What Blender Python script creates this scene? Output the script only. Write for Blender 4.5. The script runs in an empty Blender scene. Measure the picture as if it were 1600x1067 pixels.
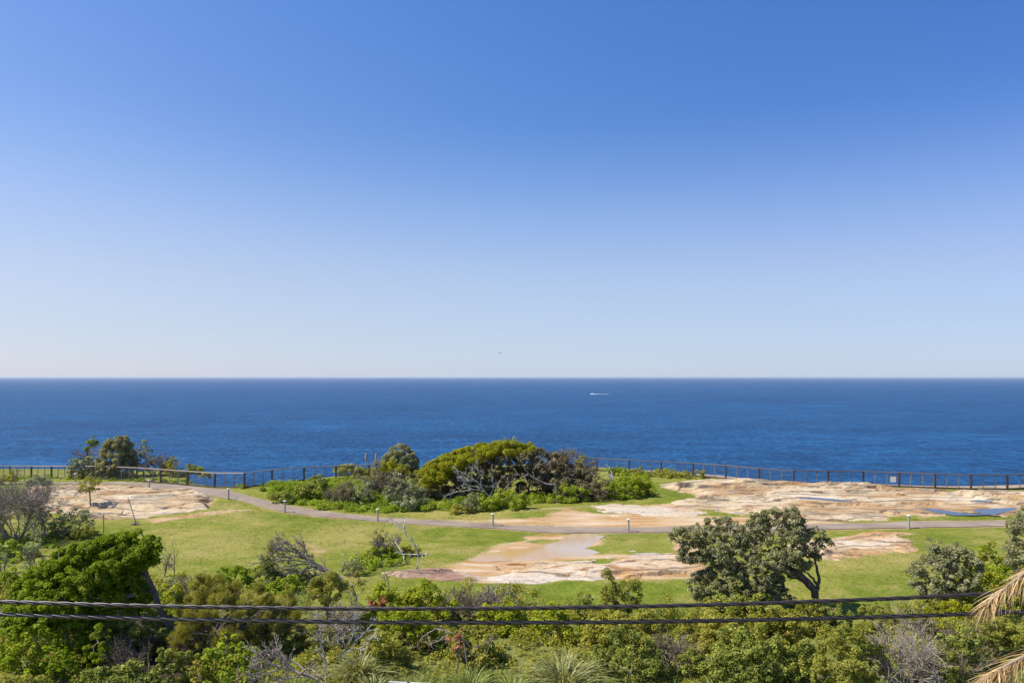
import bpy, math
import numpy as np

R = math.radians
S = bpy.context.scene
C = S.collection
F, H, Y0 = 1150.0, 11.0, 588.3          # focal length (photo pixels), eye height, horizon row

# ------------------------------------------------------------------ camera
cd = bpy.data.cameras.new("camera")
cam = bpy.data.objects.new("camera", cd)
C.objects.link(cam)
cam.location = (0, 0, H)
cam.rotation_euler = (R(90), 0, 0)
cd.sensor_width = 36
cd.lens = F / 1600 * 36
cd.shift_y = (Y0 - 533.5) / 1600
cd.clip_start, cd.clip_end = 0.1, 300000
S.camera = cam

# ------------------------------------------------------------------ sky, sun, exposure
SUN_EL, SUN_AZ = 52.0, -96.0            # azimuth from the view direction (+Y), negative = to the left
w = bpy.data.worlds.new("World")
S.world = w
w.use_nodes = True
nt = w.node_tree
bg = nt.nodes["Background"]
sky = nt.nodes.new("ShaderNodeTexSky")
sky.sky_type = 'NISHITA'
sky.sun_disc = False
sky.sun_elevation = R(SUN_EL)
sky.sun_rotation = R(SUN_AZ)
sky.altitude = 60
sky.air_density = 0.95
sky.dust_density = 0.25
sky.ozone_density = 2.6
tn = nt.nodes.new("ShaderNodeMix"); tn.data_type = 'RGBA'; tn.blend_type = 'MULTIPLY'; tn.inputs[0].default_value = 1
tn.inputs[7].default_value = (0.84 / 7, 1.00 / 7, 1.22 / 7, 1)      # clear marine air: less yellow towards the horizon
gm = nt.nodes.new("ShaderNodeGamma"); gm.inputs[1].default_value = 1.16
up_ = nt.nodes.new("ShaderNodeMix"); up_.data_type = 'RGBA'; up_.blend_type = 'MULTIPLY'; up_.inputs[0].default_value = 1; up_.clamp_result = False
up_.inputs[7].default_value = (7, 7, 7, 1)
nt.links.new(sky.outputs[0], tn.inputs[6]); nt.links.new(tn.outputs[2], gm.inputs[0]); nt.links.new(gm.outputs[0], up_.inputs[6])
tco = nt.nodes.new("ShaderNodeTexCoord"); sep = nt.nodes.new("ShaderNodeSeparateXYZ"); nt.links.new(tco.outputs["Generated"], sep.inputs[0])
mr = nt.nodes.new("ShaderNodeMapRange"); mr.interpolation_type = 'SMOOTHSTEP'
mr.inputs[1].default_value = 0.0; mr.inputs[2].default_value = 0.34; mr.inputs[3].default_value = 0.7; mr.inputs[4].default_value = 0.0
nt.links.new(sep.outputs[2], mr.inputs[0])
hz = nt.nodes.new("ShaderNodeMix"); hz.data_type = 'RGBA'; hz.inputs[7].default_value = (4.5, 5.15, 6.3, 1)      # milky sea air low over the horizon
nt.links.new(mr.outputs[0], hz.inputs[0]); nt.links.new(up_.outputs[2], hz.inputs[6])
def sky_ramp(sock, lo, hi, stops):
    m_ = nt.nodes.new("ShaderNodeMapRange"); m_.inputs[1].default_value = lo; m_.inputs[2].default_value = hi
    nt.links.new(sock, m_.inputs[0])
    r_ = nt.nodes.new("ShaderNodeValToRGB"); e = r_.color_ramp.elements
    while len(e) < len(stops):
        e.new(.5)
    for k, (p_, c_) in enumerate(stops):
        e[k].position = p_; e[k].color = (c_[0] / 2, c_[1] / 2, c_[2] / 2, 1)
    nt.links.new(m_.outputs[0], r_.inputs[0])
    return r_.outputs[0]
def sky_mul(a, b):
    mm = nt.nodes.new("ShaderNodeMix"); mm.data_type = 'RGBA'; mm.blend_type = 'MULTIPLY'; mm.inputs[0].default_value = 1
    nt.links.new(a, mm.inputs[6]); nt.links.new(b, mm.inputs[7])
    return mm.outputs[2]
# brighter and paler on the sun's side, deeper away from it
side = sky_mul(up_.outputs[2], sky_ramp(sep.outputs[0], -.6, .6, [(0, (1.38, 1.07, .93)), (.5, (1.0, 1.0, 1.0)), (1, (.76, .84, .96))]))
sx2 = nt.nodes.new("ShaderNodeVectorMath"); sx2.operation = 'SCALE'; sx2.inputs["Scale"].default_value = 2
nt.links.new(side, sx2.inputs[0]); nt.links.new(sx2.outputs[0], hz.inputs[6])
last = sky_mul(hz.outputs[2], sky_ramp(sep.outputs[2], 0, .5, [(0, (.94, .92, .97)), (.13, (.95, .92, .93)), (.27, (1.02, .95, .92)), (.6, (1.03, 1.05, 1.06)), (.92, (1.0, 1.14, 1.22))]))
x4 = nt.nodes.new("ShaderNodeVectorMath"); x4.operation = 'SCALE'; x4.inputs["Scale"].default_value = 2
nt.links.new(last, x4.inputs[0]); nt.links.new(x4.outputs[0], bg.inputs[0])
bg.inputs[1].default_value = 0.081
sd = bpy.data.lights.new("sun", 'SUN')
sun = bpy.data.objects.new("sun", sd)
C.objects.link(sun)
sd.energy = 4.6
sd.angle = R(0.53)
sd.color = (1.0, 0.93, 0.82)
az = R(SUN_AZ)
sx, sy, sz = math.sin(az) * math.cos(R(SUN_EL)), math.cos(az) * math.cos(R(SUN_EL)), math.sin(R(SUN_EL))
from mathutils import Vector
sun.rotation_euler = Vector((sx, sy, sz)).to_track_quat('Z', 'Y').to_euler()
sun.location = (-40, 20, 60)
S.view_settings.view_transform = 'Standard'
S.view_settings.look = 'None'
S.view_settings.exposure = 0.72
S.view_settings.gamma = 1
S.cycles.max_bounces = 8
S.cycles.transparent_max_bounces = 8
S.cycles.volume_bounces = 0

# ------------------------------------------------------------------ numeric helpers
def ss(a, b, x):
    t = np.clip((np.asarray(x, float) - a) / (b - a), 0, 1)
    return t * t * (3 - 2 * t)

def hash2(i, j, seed):
    h = np.sin(i * 127.1 + j * 311.7 + seed * 74.7) * 43758.5453
    return h - np.floor(h)

def noise2(x, y, seed=0):
    x = np.asarray(x, float); y = np.asarray(y, float)
    i, j = np.floor(x), np.floor(y)
    u, v = x - i, y - j
    u = u * u * (3 - 2 * u); v = v * v * (3 - 2 * v)
    a, b = hash2(i, j, seed), hash2(i + 1, j, seed)
    c, d = hash2(i, j + 1, seed), hash2(i + 1, j + 1, seed)
    return a + (b - a) * u + (c - a) * v + (a - b - c + d) * u * v

def fbm(x, y, seed=0, o=4):
    s, a, t = 0, .5, 0
    for k in range(o):
        s = s + a * noise2(x * 2 ** k, y * 2 ** k, seed + k * 13)
        t += a; a *= .5
    return s / t

def base_z(x, y):
    z = -1.3 * ss(-36, -62, x) * ss(62, 90, y)
    z = z - .55 * np.exp(-((x - 4) / 15) ** 2 - ((y - 55) / 9) ** 2)
    z = z + .45 * (fbm(x / 13, y / 13, 3, 2) - .5) + .08 * (fbm(x / 2.5, y / 2.5, 9, 2) - .5)
    z = z + .5 * np.exp(-((x + 24) / 5) ** 2 - ((y - 70) / 3.5) ** 2)      # grassy hump by the fence corner
    z = z + .35 * np.exp(-((x - 2) / 5) ** 2 - ((y - 60.5) / 3) ** 2)     # green hump above the path
    return z

def hit(px, py):
    """the ground point seen at a photo pixel"""
    px = np.asarray(px, float); py = np.asarray(py, float)
    D = F * H / (py - Y0)
    for _ in range(14):
        x = (px - 800) / F * D
        D = .5 * D + .5 * F * (H - base_z(x, D)) / (py - Y0)
    return np.stack([(px - 800) / F * D, D, base_z((px - 800) / F * D, D)], -1)

def at(px, py, D):
    return np.array([(px - 800) / F * D, D, H - (py - Y0) / F * D])

def dens(poly, n=4):
    p = np.array(poly, float); q = np.roll(p, -1, 0)
    return np.concatenate([p + (q - p) * (k / n) for k in range(n)], 1).reshape(-1, 2)

def wpoly(poly):
    d = dens(poly)
    return hit(d[:, 0], d[:, 1])[:, :2]

def sdf(x, y, poly):
    """signed distance, positive inside"""
    x = np.asarray(x, float); y = np.asarray(y, float)
    d = np.full(x.shape, 1e9); ins = np.zeros(x.shape, bool)
    n = len(poly)
    for k in range(n):
        ax, ay = poly[k]; bx, by = poly[(k + 1) % n]
        ex, ey = bx - ax, by - ay
        L = ex * ex + ey * ey + 1e-12
        t = np.clip(((x - ax) * ex + (y - ay) * ey) / L, 0, 1)
        d = np.minimum(d, (x - ax - t * ex) ** 2 + (y - ay - t * ey) ** 2)
        if ay != by:
            cr = ((ay > y) != (by > y)) & (x < (bx - ax) * (y - ay) / (by - ay) + ax)
            ins ^= cr
    d = np.sqrt(d)
    return np.where(ins, d, -d)

# ------------------------------------------------------------------ mesh helpers
def link(o, parent=None):
    C.objects.link(o)
    if parent is not None:
        o.parent = parent
    return o

def mesh(name, V, faces, m, parent=None, attr=None, fattr=None, smooth=False, loc=None):
    """faces: one (N,3|4) array or a list of them"""
    if not isinstance(faces, list) or isinstance(faces[0], tuple):
        faces = [faces]
    faces = [np.asarray(f, np.int32) for f in faces if len(f)]
    V = np.asarray(V, np.float32).reshape(-1, 3)
    me = bpy.data.meshes.new(name)
    me.vertices.add(len(V)); me.vertices.foreach_set("co", V.ravel())
    idx = np.concatenate([f.ravel() for f in faces])
    tot = np.concatenate([np.full(len(f), f.shape[1], np.int32) for f in faces])
    me.loops.add(len(idx)); me.loops.foreach_set("vertex_index", idx)
    me.polygons.add(len(tot))
    me.polygons.foreach_set("loop_start", np.concatenate([[0], np.cumsum(tot)[:-1]]).astype(np.int32))
    me.polygons.foreach_set("loop_total", tot)
    me.polygons.foreach_set("use_smooth", np.full(len(tot), smooth))
    for k, v in (attr or {}).items():
        a = me.attributes.new(k, 'FLOAT', 'POINT'); a.data.foreach_set("value", np.asarray(v, np.float32))
    for k, v in (fattr or {}).items():
        a = me.attributes.new(k, 'FLOAT', 'FACE'); a.data.foreach_set("value", np.asarray(v, np.float32))
    me.update(calc_edges=True)
    me.materials.append(m)
    o = bpy.data.objects.new(name, me)
    if loc is not None:
        o.location = loc
    return link(o, parent)

def thing(name, label, cat, loc, group=None, rz=0):
    o = bpy.data.objects.new(name, None)
    o.empty_display_size = .2
    o.location = loc; o.rotation_euler = (0, 0, rz)
    o["label"] = label; o["category"] = cat
    if group:
        o["group"] = group
    return link(o)

def tag(o, label=None, cat=None, group=None, kind=None):
    for k, v in (("label", label), ("category", cat), ("group", group), ("kind", kind)):
        if v:
            o[k] = v
    return o

def tubes(P, Rr, n=5, cap=True):
    """P (N,m,3) chains, Rr (N,m) radii -> verts, quads"""
    P = np.asarray(P, float); Rr = np.asarray(Rr, float)
    N, m, _ = P.shape
    T = np.gradient(P, axis=1)
    T /= np.linalg.norm(T, axis=2, keepdims=True) + 1e-9
    ref = np.where(np.abs(T[..., 2:3]) > .9, np.array([1., .2, 0]), np.array([0, .15, 1.]))
    U = np.cross(T, ref); U /= np.linalg.norm(U, axis=2, keepdims=True) + 1e-9
    W = np.cross(T, U)
    a = np.arange(n) / n * 2 * np.pi
    V = P[:, :, None] + Rr[:, :, None, None] * (np.cos(a)[:, None] * U[:, :, None] + np.sin(a)[:, None] * W[:, :, None])
    ids = np.arange(N * m * n).reshape(N, m, n)
    A = ids[:, :-1]; B = ids[:, 1:]
    q = np.stack([A, np.roll(A, -1, 2), np.roll(B, -1, 2), B], -1).reshape(-1, 4)
    return V.reshape(-1, 3), q

def merge(parts):
    vs, fs, o = [], [], 0
    for v, f in parts:
        v = np.asarray(v, float).reshape(-1, 3)
        vs.append(v); fs.append(np.asarray(f) + o); o += len(v)
    return np.concatenate(vs), np.concatenate(fs)

def box(x0, x1, y0, y1, z0, z1):
    v = [(x, y, z) for z in (z0, z1) for y in (y0, y1) for x in (x0, x1)]
    return v, [(0, 2, 3, 1), (4, 5, 7, 6), (0, 1, 5, 4), (2, 6, 7, 3), (0, 4, 6, 2), (1, 3, 7, 5)]

def lathe(prof, n=16):
    prof = [(max(r, .0005), z) for r, z in prof]
    a = np.arange(n) / n * 2 * np.pi
    V = np.array([[(r * math.cos(t), r * math.sin(t), z) for t in a] for r, z in prof])
    ids = np.arange(len(prof) * n).reshape(len(prof), n)
    A, B = ids[:-1], ids[1:]
    q = np.stack([A, np.roll(A, -1, 1), np.roll(B, -1, 1), B], -1).reshape(-1, 4)
    return V.reshape(-1, 3), q

def beam(a, b, w, h):
    """a bar between two points, w wide, h high"""
    a = np.array(a, float); b = np.array(b, float)
    t = (b - a) / np.linalg.norm(b - a)
    s = np.cross(t, (0, 0, 1)); s /= np.linalg.norm(s) + 1e-9
    u = np.cross(s, t)
    v = [p + s * i * w / 2 + u * j * h / 2 for p in (a, b) for j in (-1, 1) for i in (-1, 1)]
    return v, [(0, 1, 3, 2), (4, 6, 7, 5), (0, 4, 5, 1), (2, 3, 7, 6), (0, 2, 6, 4), (1, 5, 7, 3)]

# ------------------------------------------------------------------ material helpers
def newmat(name):
    m = bpy.data.materials.new(name); m.use_nodes = True
    n = m.node_tree.nodes
    return m, n, m.node_tree.links, n["Principled BSDF"]

def nd(n, typ, **kw):
    o = n.new(typ)
    for k, v in kw.items():
        if k.startswith("i_"):
            o.inputs[int(k[2:]) if k[2:].isdigit() else k[2:]].default_value = v
        else:
            setattr(o, k, v)
    return o

def ramp(n, stops, interp='LINEAR'):
    r = n.new("ShaderNodeValToRGB"); r.color_ramp.interpolation = interp
    e = r.color_ramp.elements
    while len(e) < len(stops):
        e.new(.5)
    for k, (p, c) in enumerate(stops):
        e[k].position = p
        e[k].color = (c, c, c, 1) if isinstance(c, (int, float)) else (*c, 1)
    return r

def noise(n, l, vec, scale, detail=4, rough=.55, sc=None):
    t = nd(n, "ShaderNodeTexNoise")
    t.inputs["Scale"].default_value = scale; t.inputs["Detail"].default_value = detail; t.inputs["Roughness"].default_value = rough
    if sc:
        mp = nd(n, "ShaderNodeMapping"); mp.inputs["Scale"].default_value = sc
        l.new(vec, mp.inputs[0]); vec = mp.outputs[0]
    l.new(vec, t.inputs["Vector"])
    return t.outputs["Fac"]

def mixc(n, l, f, a, b, mode='MIX'):
    m = nd(n, "ShaderNodeMix", data_type='RGBA', blend_type=mode)
    for s, v in ((0, f), (6, a), (7, b)):
        if hasattr(v, "is_linked"):
            l.new(v, m.inputs[s])
        elif isinstance(v, (int, float)):
            m.inputs[s].default_value = v
        else:
            m.inputs[s].default_value = (*v, 1)
    return m.outputs[2]

def math_(n, l, op, a, b=None, c=None):
    m = nd(n, "ShaderNodeMath", operation=op)
    for k, v in enumerate((a, b, c)):
        if v is None:
            continue
        if hasattr(v, "is_linked"):
            l.new(v, m.inputs[k])
        else:
            m.inputs[k].default_value = v
    return m.outputs[0]

def attr(n, name):
    a = nd(n, "ShaderNodeAttribute"); a.attribute_name = name
    return a.outputs["Fac"]

def leafmat(name, stops, trans=.38, rough=.5, tint=(1.25, 1.2, .6), spec=.3):
    m, n, l, b = newmat(name)
    r = ramp(n, stops); l.new(attr(n, "rnd"), r.inputs[0])
    l.new(r.outputs[0], b.inputs["Base Color"])
    b.inputs["Roughness"].default_value = rough
    b.inputs["Specular IOR Level"].default_value = spec
    if trans > 0:
        t = nd(n, "ShaderNodeBsdfTranslucent")
        l.new(mixc(n, l, 1.0, r.outputs[0], tint, 'MULTIPLY'), t.inputs[0])
        mx = nd(n, "ShaderNodeMixShader"); mx.inputs[0].default_value = trans
        l.new(b.outputs[0], mx.inputs[1]); l.new(t.outputs[0], mx.inputs[2])
        l.new(mx.outputs[0], n["Material Output"].inputs[0])
    return m

def simple(name, c1, c2, scale=6, rough=.8, metal=0, sc=None, bump=.0, spec=.3):
    m, n, l, b = newmat(name)
    tc = nd(n, "ShaderNodeTexCoord")
    f = noise(n, l, tc.outputs["Object"], scale, 5, .6, sc)
    r = ramp(n, [(.3, c1), (.7, c2)]); l.new(f, r.inputs[0])
    l.new(r.outputs[0], b.inputs["Base Color"])
    b.inputs["Roughness"].default_value = rough; b.inputs["Metallic"].default_value = metal
    b.inputs["Specular IOR Level"].default_value = spec
    if bump:
        bp = nd(n, "ShaderNodeBump"); bp.inputs["Strength"].default_value = bump; bp.inputs["Distance"].default_value = .02
        l.new(f, bp.inputs["Height"]); l.new(bp.outputs[0], b.inputs["Normal"])
    return m

M = {}
M['tea'] = leafmat("tea_tree_leaf", [(0, (0.077, 0.127, 0.006)), (.5, (0.196, 0.276, 0.010)), (1, (0.380, 0.445, 0.022))], .42, .55, (1.25, 1.2, .6), .15)
M['bright'] = leafmat("bright_leaf", [(0, (0.116, 0.164, 0.010)), (.5, (0.278, 0.339, 0.016)), (1, (0.517, 0.509, 0.045))], .42, .55, (1.25, 1.2, .6), .15)
M['yellow'] = leafmat("yellow_green_leaf", [(0, (.14, .16, .010)), (.5, (.30, .315, .014)), (1, (.48, .46, .035))], .42, .55, (1.25, 1.2, .6), .15)
M['banksia'] = leafmat("banksia_leaf", [(0, (.12, .122, .050)), (.45, (.275, .28, .125)), (.8, (.44, .44, .26)), (.955, (.58, .58, .42)), (.975, (.6, .44, .06)), (1, (.66, .46, .08))], .36, .45, (1.25, 1.2, .6), .25)
M['pale'] = leafmat("pale_grey_leaf", [(0, (.12, .14, .06)), (.5, (.28, .31, .16)), (1, (.52, .54, .36))], .3, .5, (1.25, 1.2, .6), .2)
M['dark'] = leafmat("dark_green_leaf", [(0, (0.095, 0.124, 0.023)), (.6, (0.246, 0.282, 0.046)), (1, (0.491, 0.497, 0.104))], .36, .5, (1.25, 1.2, .6), .2)
M['olive'] = leafmat("olive_leaf", [(0, (0.132, 0.143, 0.024)), (.5, (0.286, 0.297, 0.046)), (1, (0.506, 0.473, 0.110))], .4, .55, (1.25, 1.2, .6), .15)
M['feather'] = leafmat("feathery_olive_leaf", [(0, (0.150, 0.143, 0.026)), (.5, (0.319, 0.305, 0.058)), (1, (0.546, 0.520, 0.156))], .45, .6, (1.2, 1.15, .6), .1)
M['mid'] = leafmat("mid_green_leaf", [(0, (0.121, 0.134, 0.020)), (.5, (0.288, 0.297, 0.040)), (1, (0.563, 0.502, 0.110))], .42, .55, (1.25, 1.2, .6), .15)
M['brown'] = leafmat("dry_brown_leaf", [(0, (.085, .08, .034)), (.5, (.18, .15, .075)), (.85, (.28, .24, .13)), (1, (.25, .26, .06))], .2)
M['red'] = leafmat("rusty_red_leaf", [(0, (.20, .065, .025)), (1, (.38, .16, .07))], .2)
M['strap'] = leafmat("strap_leaf", [(0, (.10, .12, .03)), (.5, (.24, .26, .08)), (1, (.48, .45, .20))], .25)
M['tuft'] = leafmat("green_strap_leaf", [(0, (.08, .12, .02)), (.5, (.18, .23, .04)), (1, (.36, .36, .10))], .25)
M['straw'] = leafmat("dry_frond", [(0, (.22, .13, .05)), (.5, (.43, .29, .125)), (1, (.68, .52, .29))], .2)
M['weed'] = leafmat("weed_leaf", [(0, (0.105, 0.170, 0.010)), (.5, (0.245, 0.339, 0.020)), (1, (0.466, 0.498, 0.060))], .4, .55, (1.25, 1.2, .6), .15)
M['lawn'] = leafmat("lawn_blade", [(0, (.10, .145, .012)), (.5, (.20, .225, .03)), (1, (.35, .30, .085))], .4, .6, (1.25, 1.2, .6), .1)
M['scrub'] = leafmat("scrub_leaf", [(0, (0.116, 0.122, 0.018)), (.35, (0.244, 0.260, 0.030)), (.7, (0.414, 0.382, 0.060)), (.9, (0.536, 0.435, 0.150)), (1, (0.658, 0.509, 0.250))], .42, .55, (1.25, 1.2, .6), .15)
M['twig'] = simple("grey_twig", (.21, .175, .14), (.38, .325, .265), 9)
M['brown_twig'] = simple("brown_twig", (.135, .105, .075), (.265, .215, .16), 9)
M['white_wood'] = simple("bleached_wood", (.42, .39, .35), (.66, .62, .57), 7)
M['bleached'] = simple("silvery_wood", (.27, .25, .225), (.46, .43, .39), 7)
M['bark'] = simple("dark_bark", (.07, .052, .042), (.17, .13, .11), 7, .9, 0, (1, 1, .3), .6)
M['grey_bark'] = simple("grey_bark", (.12, .095, .08), (.26, .22, .19), 7, .9, 0, (1, 1, .3), .6)
M['dark_timber'] = simple("weathered_dark_timber", (.055, .042, .033), (.115, .09, .07), 6, .85, 0, (3, 3, .6), .3)
M['rail'] = simple("weathered_pale_timber", (.25, .20, .155), (.40, .335, .27), 5, .8, 0, (1, 4, 4), .3)
M['rail_brown'] = simple("weathered_brown_timber", (.10, .075, .055), (.19, .145, .11), 5, .8, 0, (1, 4, 4), .3)
M['mesh'] = simple("black_wire", (.10, .10, .11), (.17, .17, .18), 10, .5)
M['steel'] = simple("galvanised_post", (.17, .15, .13), (.28, .25, .22), 8, .55)
M['picket'] = simple("rusty_picket", (.16, .13, .11), (.30, .26, .22), 8, .7)
M['bollard'] = simple("pale_grey_paint", (.27, .26, .245), (.38, .37, .35), 5, .6)
M['bollard_cap'] = simple("white_paint", (.50, .50, .48), (.62, .62, .60), 5, .5)
M['dark_metal'] = simple("dark_metal", (.05, .05, .05), (.09, .09, .085), 8, .5)
M['sign'] = simple("sign_white", (.46, .45, .45), (.56, .55, .56), 22, .5)
M['cable'] = simple("black_cable_sheath", (.022, .018, .018), (.045, .036, .036), 3, .42, 0, None, 0, .5)
M['hull'] = simple("white_hull", (.78, .79, .80), (.85, .85, .86), 2, .3)
M['plane'] = simple("grey_aircraft_skin", (.20, .21, .23), (.28, .29, .31), .2, .5)
M['foam'] = simple("sea_foam", (.75, .8, .85), (.9, .92, .94), .3, .9)

# ------------------------------------------------------------------ where things run (photo outlines brought down to the ground)
path_up = [(-300, 752), (0, 754), (100, 753.6), (160, 753.3), (190, 753), (215, 754.3), (250, 755.5), (293, 759), (336, 763.5), (362, 767), (380, 772), (400, 778.2), (425, 784),
           (450, 789.5), (500, 798), (550, 804), (590, 808.2), (650, 811.5), (700, 814), (750, 817), (800, 820.5), (850, 822.5), (900, 823.3), (982, 823.6), (1050, 823), (1170, 821),
           (1290, 818.5), (1400, 816), (1500, 814.5), (1570, 813.5), (1700, 812), (1900, 810)]
path_lo = [(-300, 754.5), (0, 756.3), (100, 756.2), (160, 756), (190, 757), (215, 760), (250, 765), (293, 770.5), (330, 775), (350, 778), (375, 782.5), (400, 789), (425, 796),
           (450, 801.5), (500, 807.5), (550, 811), (590, 814.5), (650, 819), (700, 821.5), (750, 824.5), (800, 828), (850, 832), (900, 833), (982, 832.6), (1050, 831.2), (1170, 829.5),
           (1290, 827.5), (1400, 825.5), (1500, 823.5), (1570, 822), (1700, 820), (1900, 818)]
PU = hit(*np.array(path_up).T); PL = hit(*np.array(path_lo).T)
PATH_W = np.concatenate([PU[:, :2], PL[::-1, :2]])

rock_px = {
    'left': [(40, 768), (90, 759), (150, 757.5), (190, 758), (240, 765), (300, 772), (344, 778), (338, 787), (322, 795), (270, 803), (225, 808), (170, 811), (110, 806), (60, 800), (30, 785)],
    'right': [(1030, 757), (1060, 753), (1100, 750), (1130, 750), (1186, 756), (1240, 760), (1294, 761), (1405, 764), (1517, 768), (1600, 769), (1750, 770), (1750, 800), (1640, 803), (1540, 801), (1500, 797),
              (1440, 806), (1410, 806), (1370, 811), (1330, 815), (1260, 813), (1190, 807), (1150, 804), (1105, 797), (1060, 792), (1050, 786), (1095, 778), (1060, 768)],
    'tongue': [(918, 790), (950, 787.5), (1010, 791), (1070, 796), (1100, 801), (1080, 806), (1020, 807), (960, 805), (938, 799)],
    'ledge': [(1290, 841), (1330, 833), (1395, 829), (1447, 833), (1400, 839), (1428, 853), (1434, 861), (1360, 869), (1290, 872), (1240, 866), (1230, 850)],
    'low': [(608, 896), (640, 889), (690, 885.5), (715, 890), (758, 904), (735, 909), (690, 903), (650, 902), (620, 902)],
    'bank': [(828, 860), (850, 856.5), (880, 858), (886, 861.5), (850, 862.5)],
    'streak': [(760, 905), (800, 894), (900, 893), (990, 900), (930, 905), (850, 911), (790, 911)],
    'strata': [(765, 886), (850, 877), (955, 871), (1040, 867), (1110, 871), (1110, 900), (1060, 906), (990, 906), (900, 901), (800, 903)],
    'slab': [(945, 866), (990, 862), (1030, 867), (990, 872), (950, 872)],
}
ROCK = {k: wpoly(v) for k, v in rock_px.items()}
sand_px = [
    [(725, 872), (760, 856), (800, 836), (870, 834), (950, 836), (1060, 838), (1100, 852), (1100, 906), (1000, 908), (920, 906), (840, 912), (760, 912), (680, 905), (610, 896), (690, 884)],
    [(880, 795), (940, 802), (1100, 806), (1200, 808), (1330, 817), (1300, 822), (1100, 825), (900, 824), (780, 818), (760, 812), (850, 808)],
    [(600, 806), (700, 808), (760, 812), (800, 821), (730, 817), (640, 811)],
    [(470, 848), (500, 850), (522, 860), (500, 872), (480, 866)],
    [(540, 830), (580, 826), (596, 833), (560, 842)],
    [(690, 838), (712, 836), (722, 841), (700, 843)],
    [(215, 812), (300, 802), (350, 795), (400, 796), (330, 806), (240, 818)],
    [(1000, 790), (1050, 786), (1110, 800), (1040, 800)],
    [(1280, 848), (1340, 833), (1430, 832), (1400, 841), (1425, 858), (1360, 869), (1280, 874), (1230, 866)],
    [(1420, 800), (1520, 792), (1600, 788), (1600, 797), (1500, 800), (1440, 812)],
    [(760, 800), (900, 788), (1000, 786), (880, 797), (790, 803)],
    [(650, 896), (720, 884), (760, 890), (700, 906)],
]
SAND = [wpoly(p) for p in sand_px]
SAND_S = [.76, .95, .62, .62, .5, .5, .78, .9, .72, .8, .62, .8]
lush_px = [[(640, 826), (700, 824), (760, 829), (740, 838), (660, 836)], [(720, 822), (770, 819), (800, 826), (740, 828)], [(800, 803), (870, 797), (930, 803), (930, 818), (840, 820), (790, 815)],
           [(940, 834), (982, 830), (1020, 836), (1010, 846), (960, 845)], [(1400, 812), (1440, 808), (1530, 806), (1600, 802), (1600, 812), (1480, 814)], [(780, 842), (800, 839), (815, 843), (800, 846)],
           [(820, 846), (850, 842), (895, 846), (850, 849)], [(700, 905), (930, 908), (1090, 906), (1060, 960), (760, 960)], [(1330, 905), (1420, 880), (1440, 960), (1320, 980)],
           [(420, 800), (520, 810), (560, 816), (470, 820), (400, 812)], [(900, 868), (945, 862), (950, 880), (900, 890)]]
LUSH = [wpoly(p) for p in lush_px]
dry_px = [[(540, 815), (640, 822), (600, 845), (500, 860), (440, 850)], [(330, 800), (400, 797), (420, 815), (330, 815)], [(1240, 860), (1430, 865), (1440, 890), (1280, 890)], [(620, 800), (800, 795), (800, 815), (640, 808)],
          [(250, 835), (420, 830), (400, 870), (280, 870)]]
DRY = [wpoly(p) for p in dry_px]
grass_in_sand_px = [[(822, 846), (845, 842), (898, 846), (850, 850)], [(950, 834), (1040, 834), (1060, 866), (930, 866), (880, 862), (940, 850)], [(820, 880), (960, 872), (950, 890), (860, 898)], [(740, 838), (800, 833), (825, 844), (760, 850)]]
GIS = [wpoly(p) for p in grass_in_sand_px]

pud_px = {
    'brown': [(732, 873), (765, 863.5), (805, 858), (848, 853), (872, 846), (885, 839.5), (905, 837), (945, 838.5), (930, 848), (915, 856), (938, 862), (925, 867), (880, 870), (850, 874), (790, 876.5), (745, 877)],
    'rock': [(1240, 780), (1262, 779.6), (1300, 782.5), (1332, 785), (1330, 787), (1295, 785.6), (1255, 783.2)],
    'curl': [(1437, 795.5), (1455, 794.5), (1475, 797), (1500, 801.5), (1530, 804.5), (1528, 806.5), (1490, 806), (1460, 800.5)],
    'blue': [(1518, 799.5), (1535, 795.5), (1555, 793.7), (1588, 793.2), (1588, 797), (1570, 801), (1555, 806), (1510, 806.5), (1535, 803)],
    'small': [(1518, 784.5), (1535, 783.5), (1553, 785), (1540, 786.6), (1520, 786)],
    'thin': [(985, 865), (1020, 863.6), (1040, 865.5), (1010, 867.2)],
}
PUD = {k: wpoly(v) for k, v in pud_px.items()}
PUDZ = {k: float(base_z(p[:, 0], p[:, 1]).mean()) + {'rock': .20, 'small': .12, 'blue': .05, 'curl': .05}.get(k, .01) for k, p in PUD.items()}

def press(x, y, z, dip=.07, lift=False):
    for k, p in PUD.items():
        x0, y0 = p.min(0) - 1.2; x1, y1 = p.max(0) + 1.2
        s = (x > x0) & (x < x1) & (y > y0) & (y < y1)
        if s.any():
            d = sdf(x[s], y[s], p)
            lv = PUDZ[k]
            low = np.minimum(z[s], lv - dip * ss(-.05, .5, d))
            out = np.minimum(z[s], lv + .02 + .10 * np.maximum(0, -d)) if lift else z[s]
            out = out + (np.maximum(out, lv + .015) - out) * ss(-.9, -.1, d) * (1 if lift or k in ('brown', 'thin') else 0)
            z[s] = np.where(d > -.1, low, out)
    return z

SCRUB_PX = [(-160, 905), (60, 900), (180, 905), (260, 915), (330, 922), (400, 932), (470, 950), (560, 950), (650, 938), (720, 934), (800, 942), (850, 956), (960, 964), (1060, 958), (1180, 952), (1300, 966), (1340, 990), (1380, 970),
            (1430, 948), (1500, 908), (1760, 890), (1800, 1300), (-200, 1300)]
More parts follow.
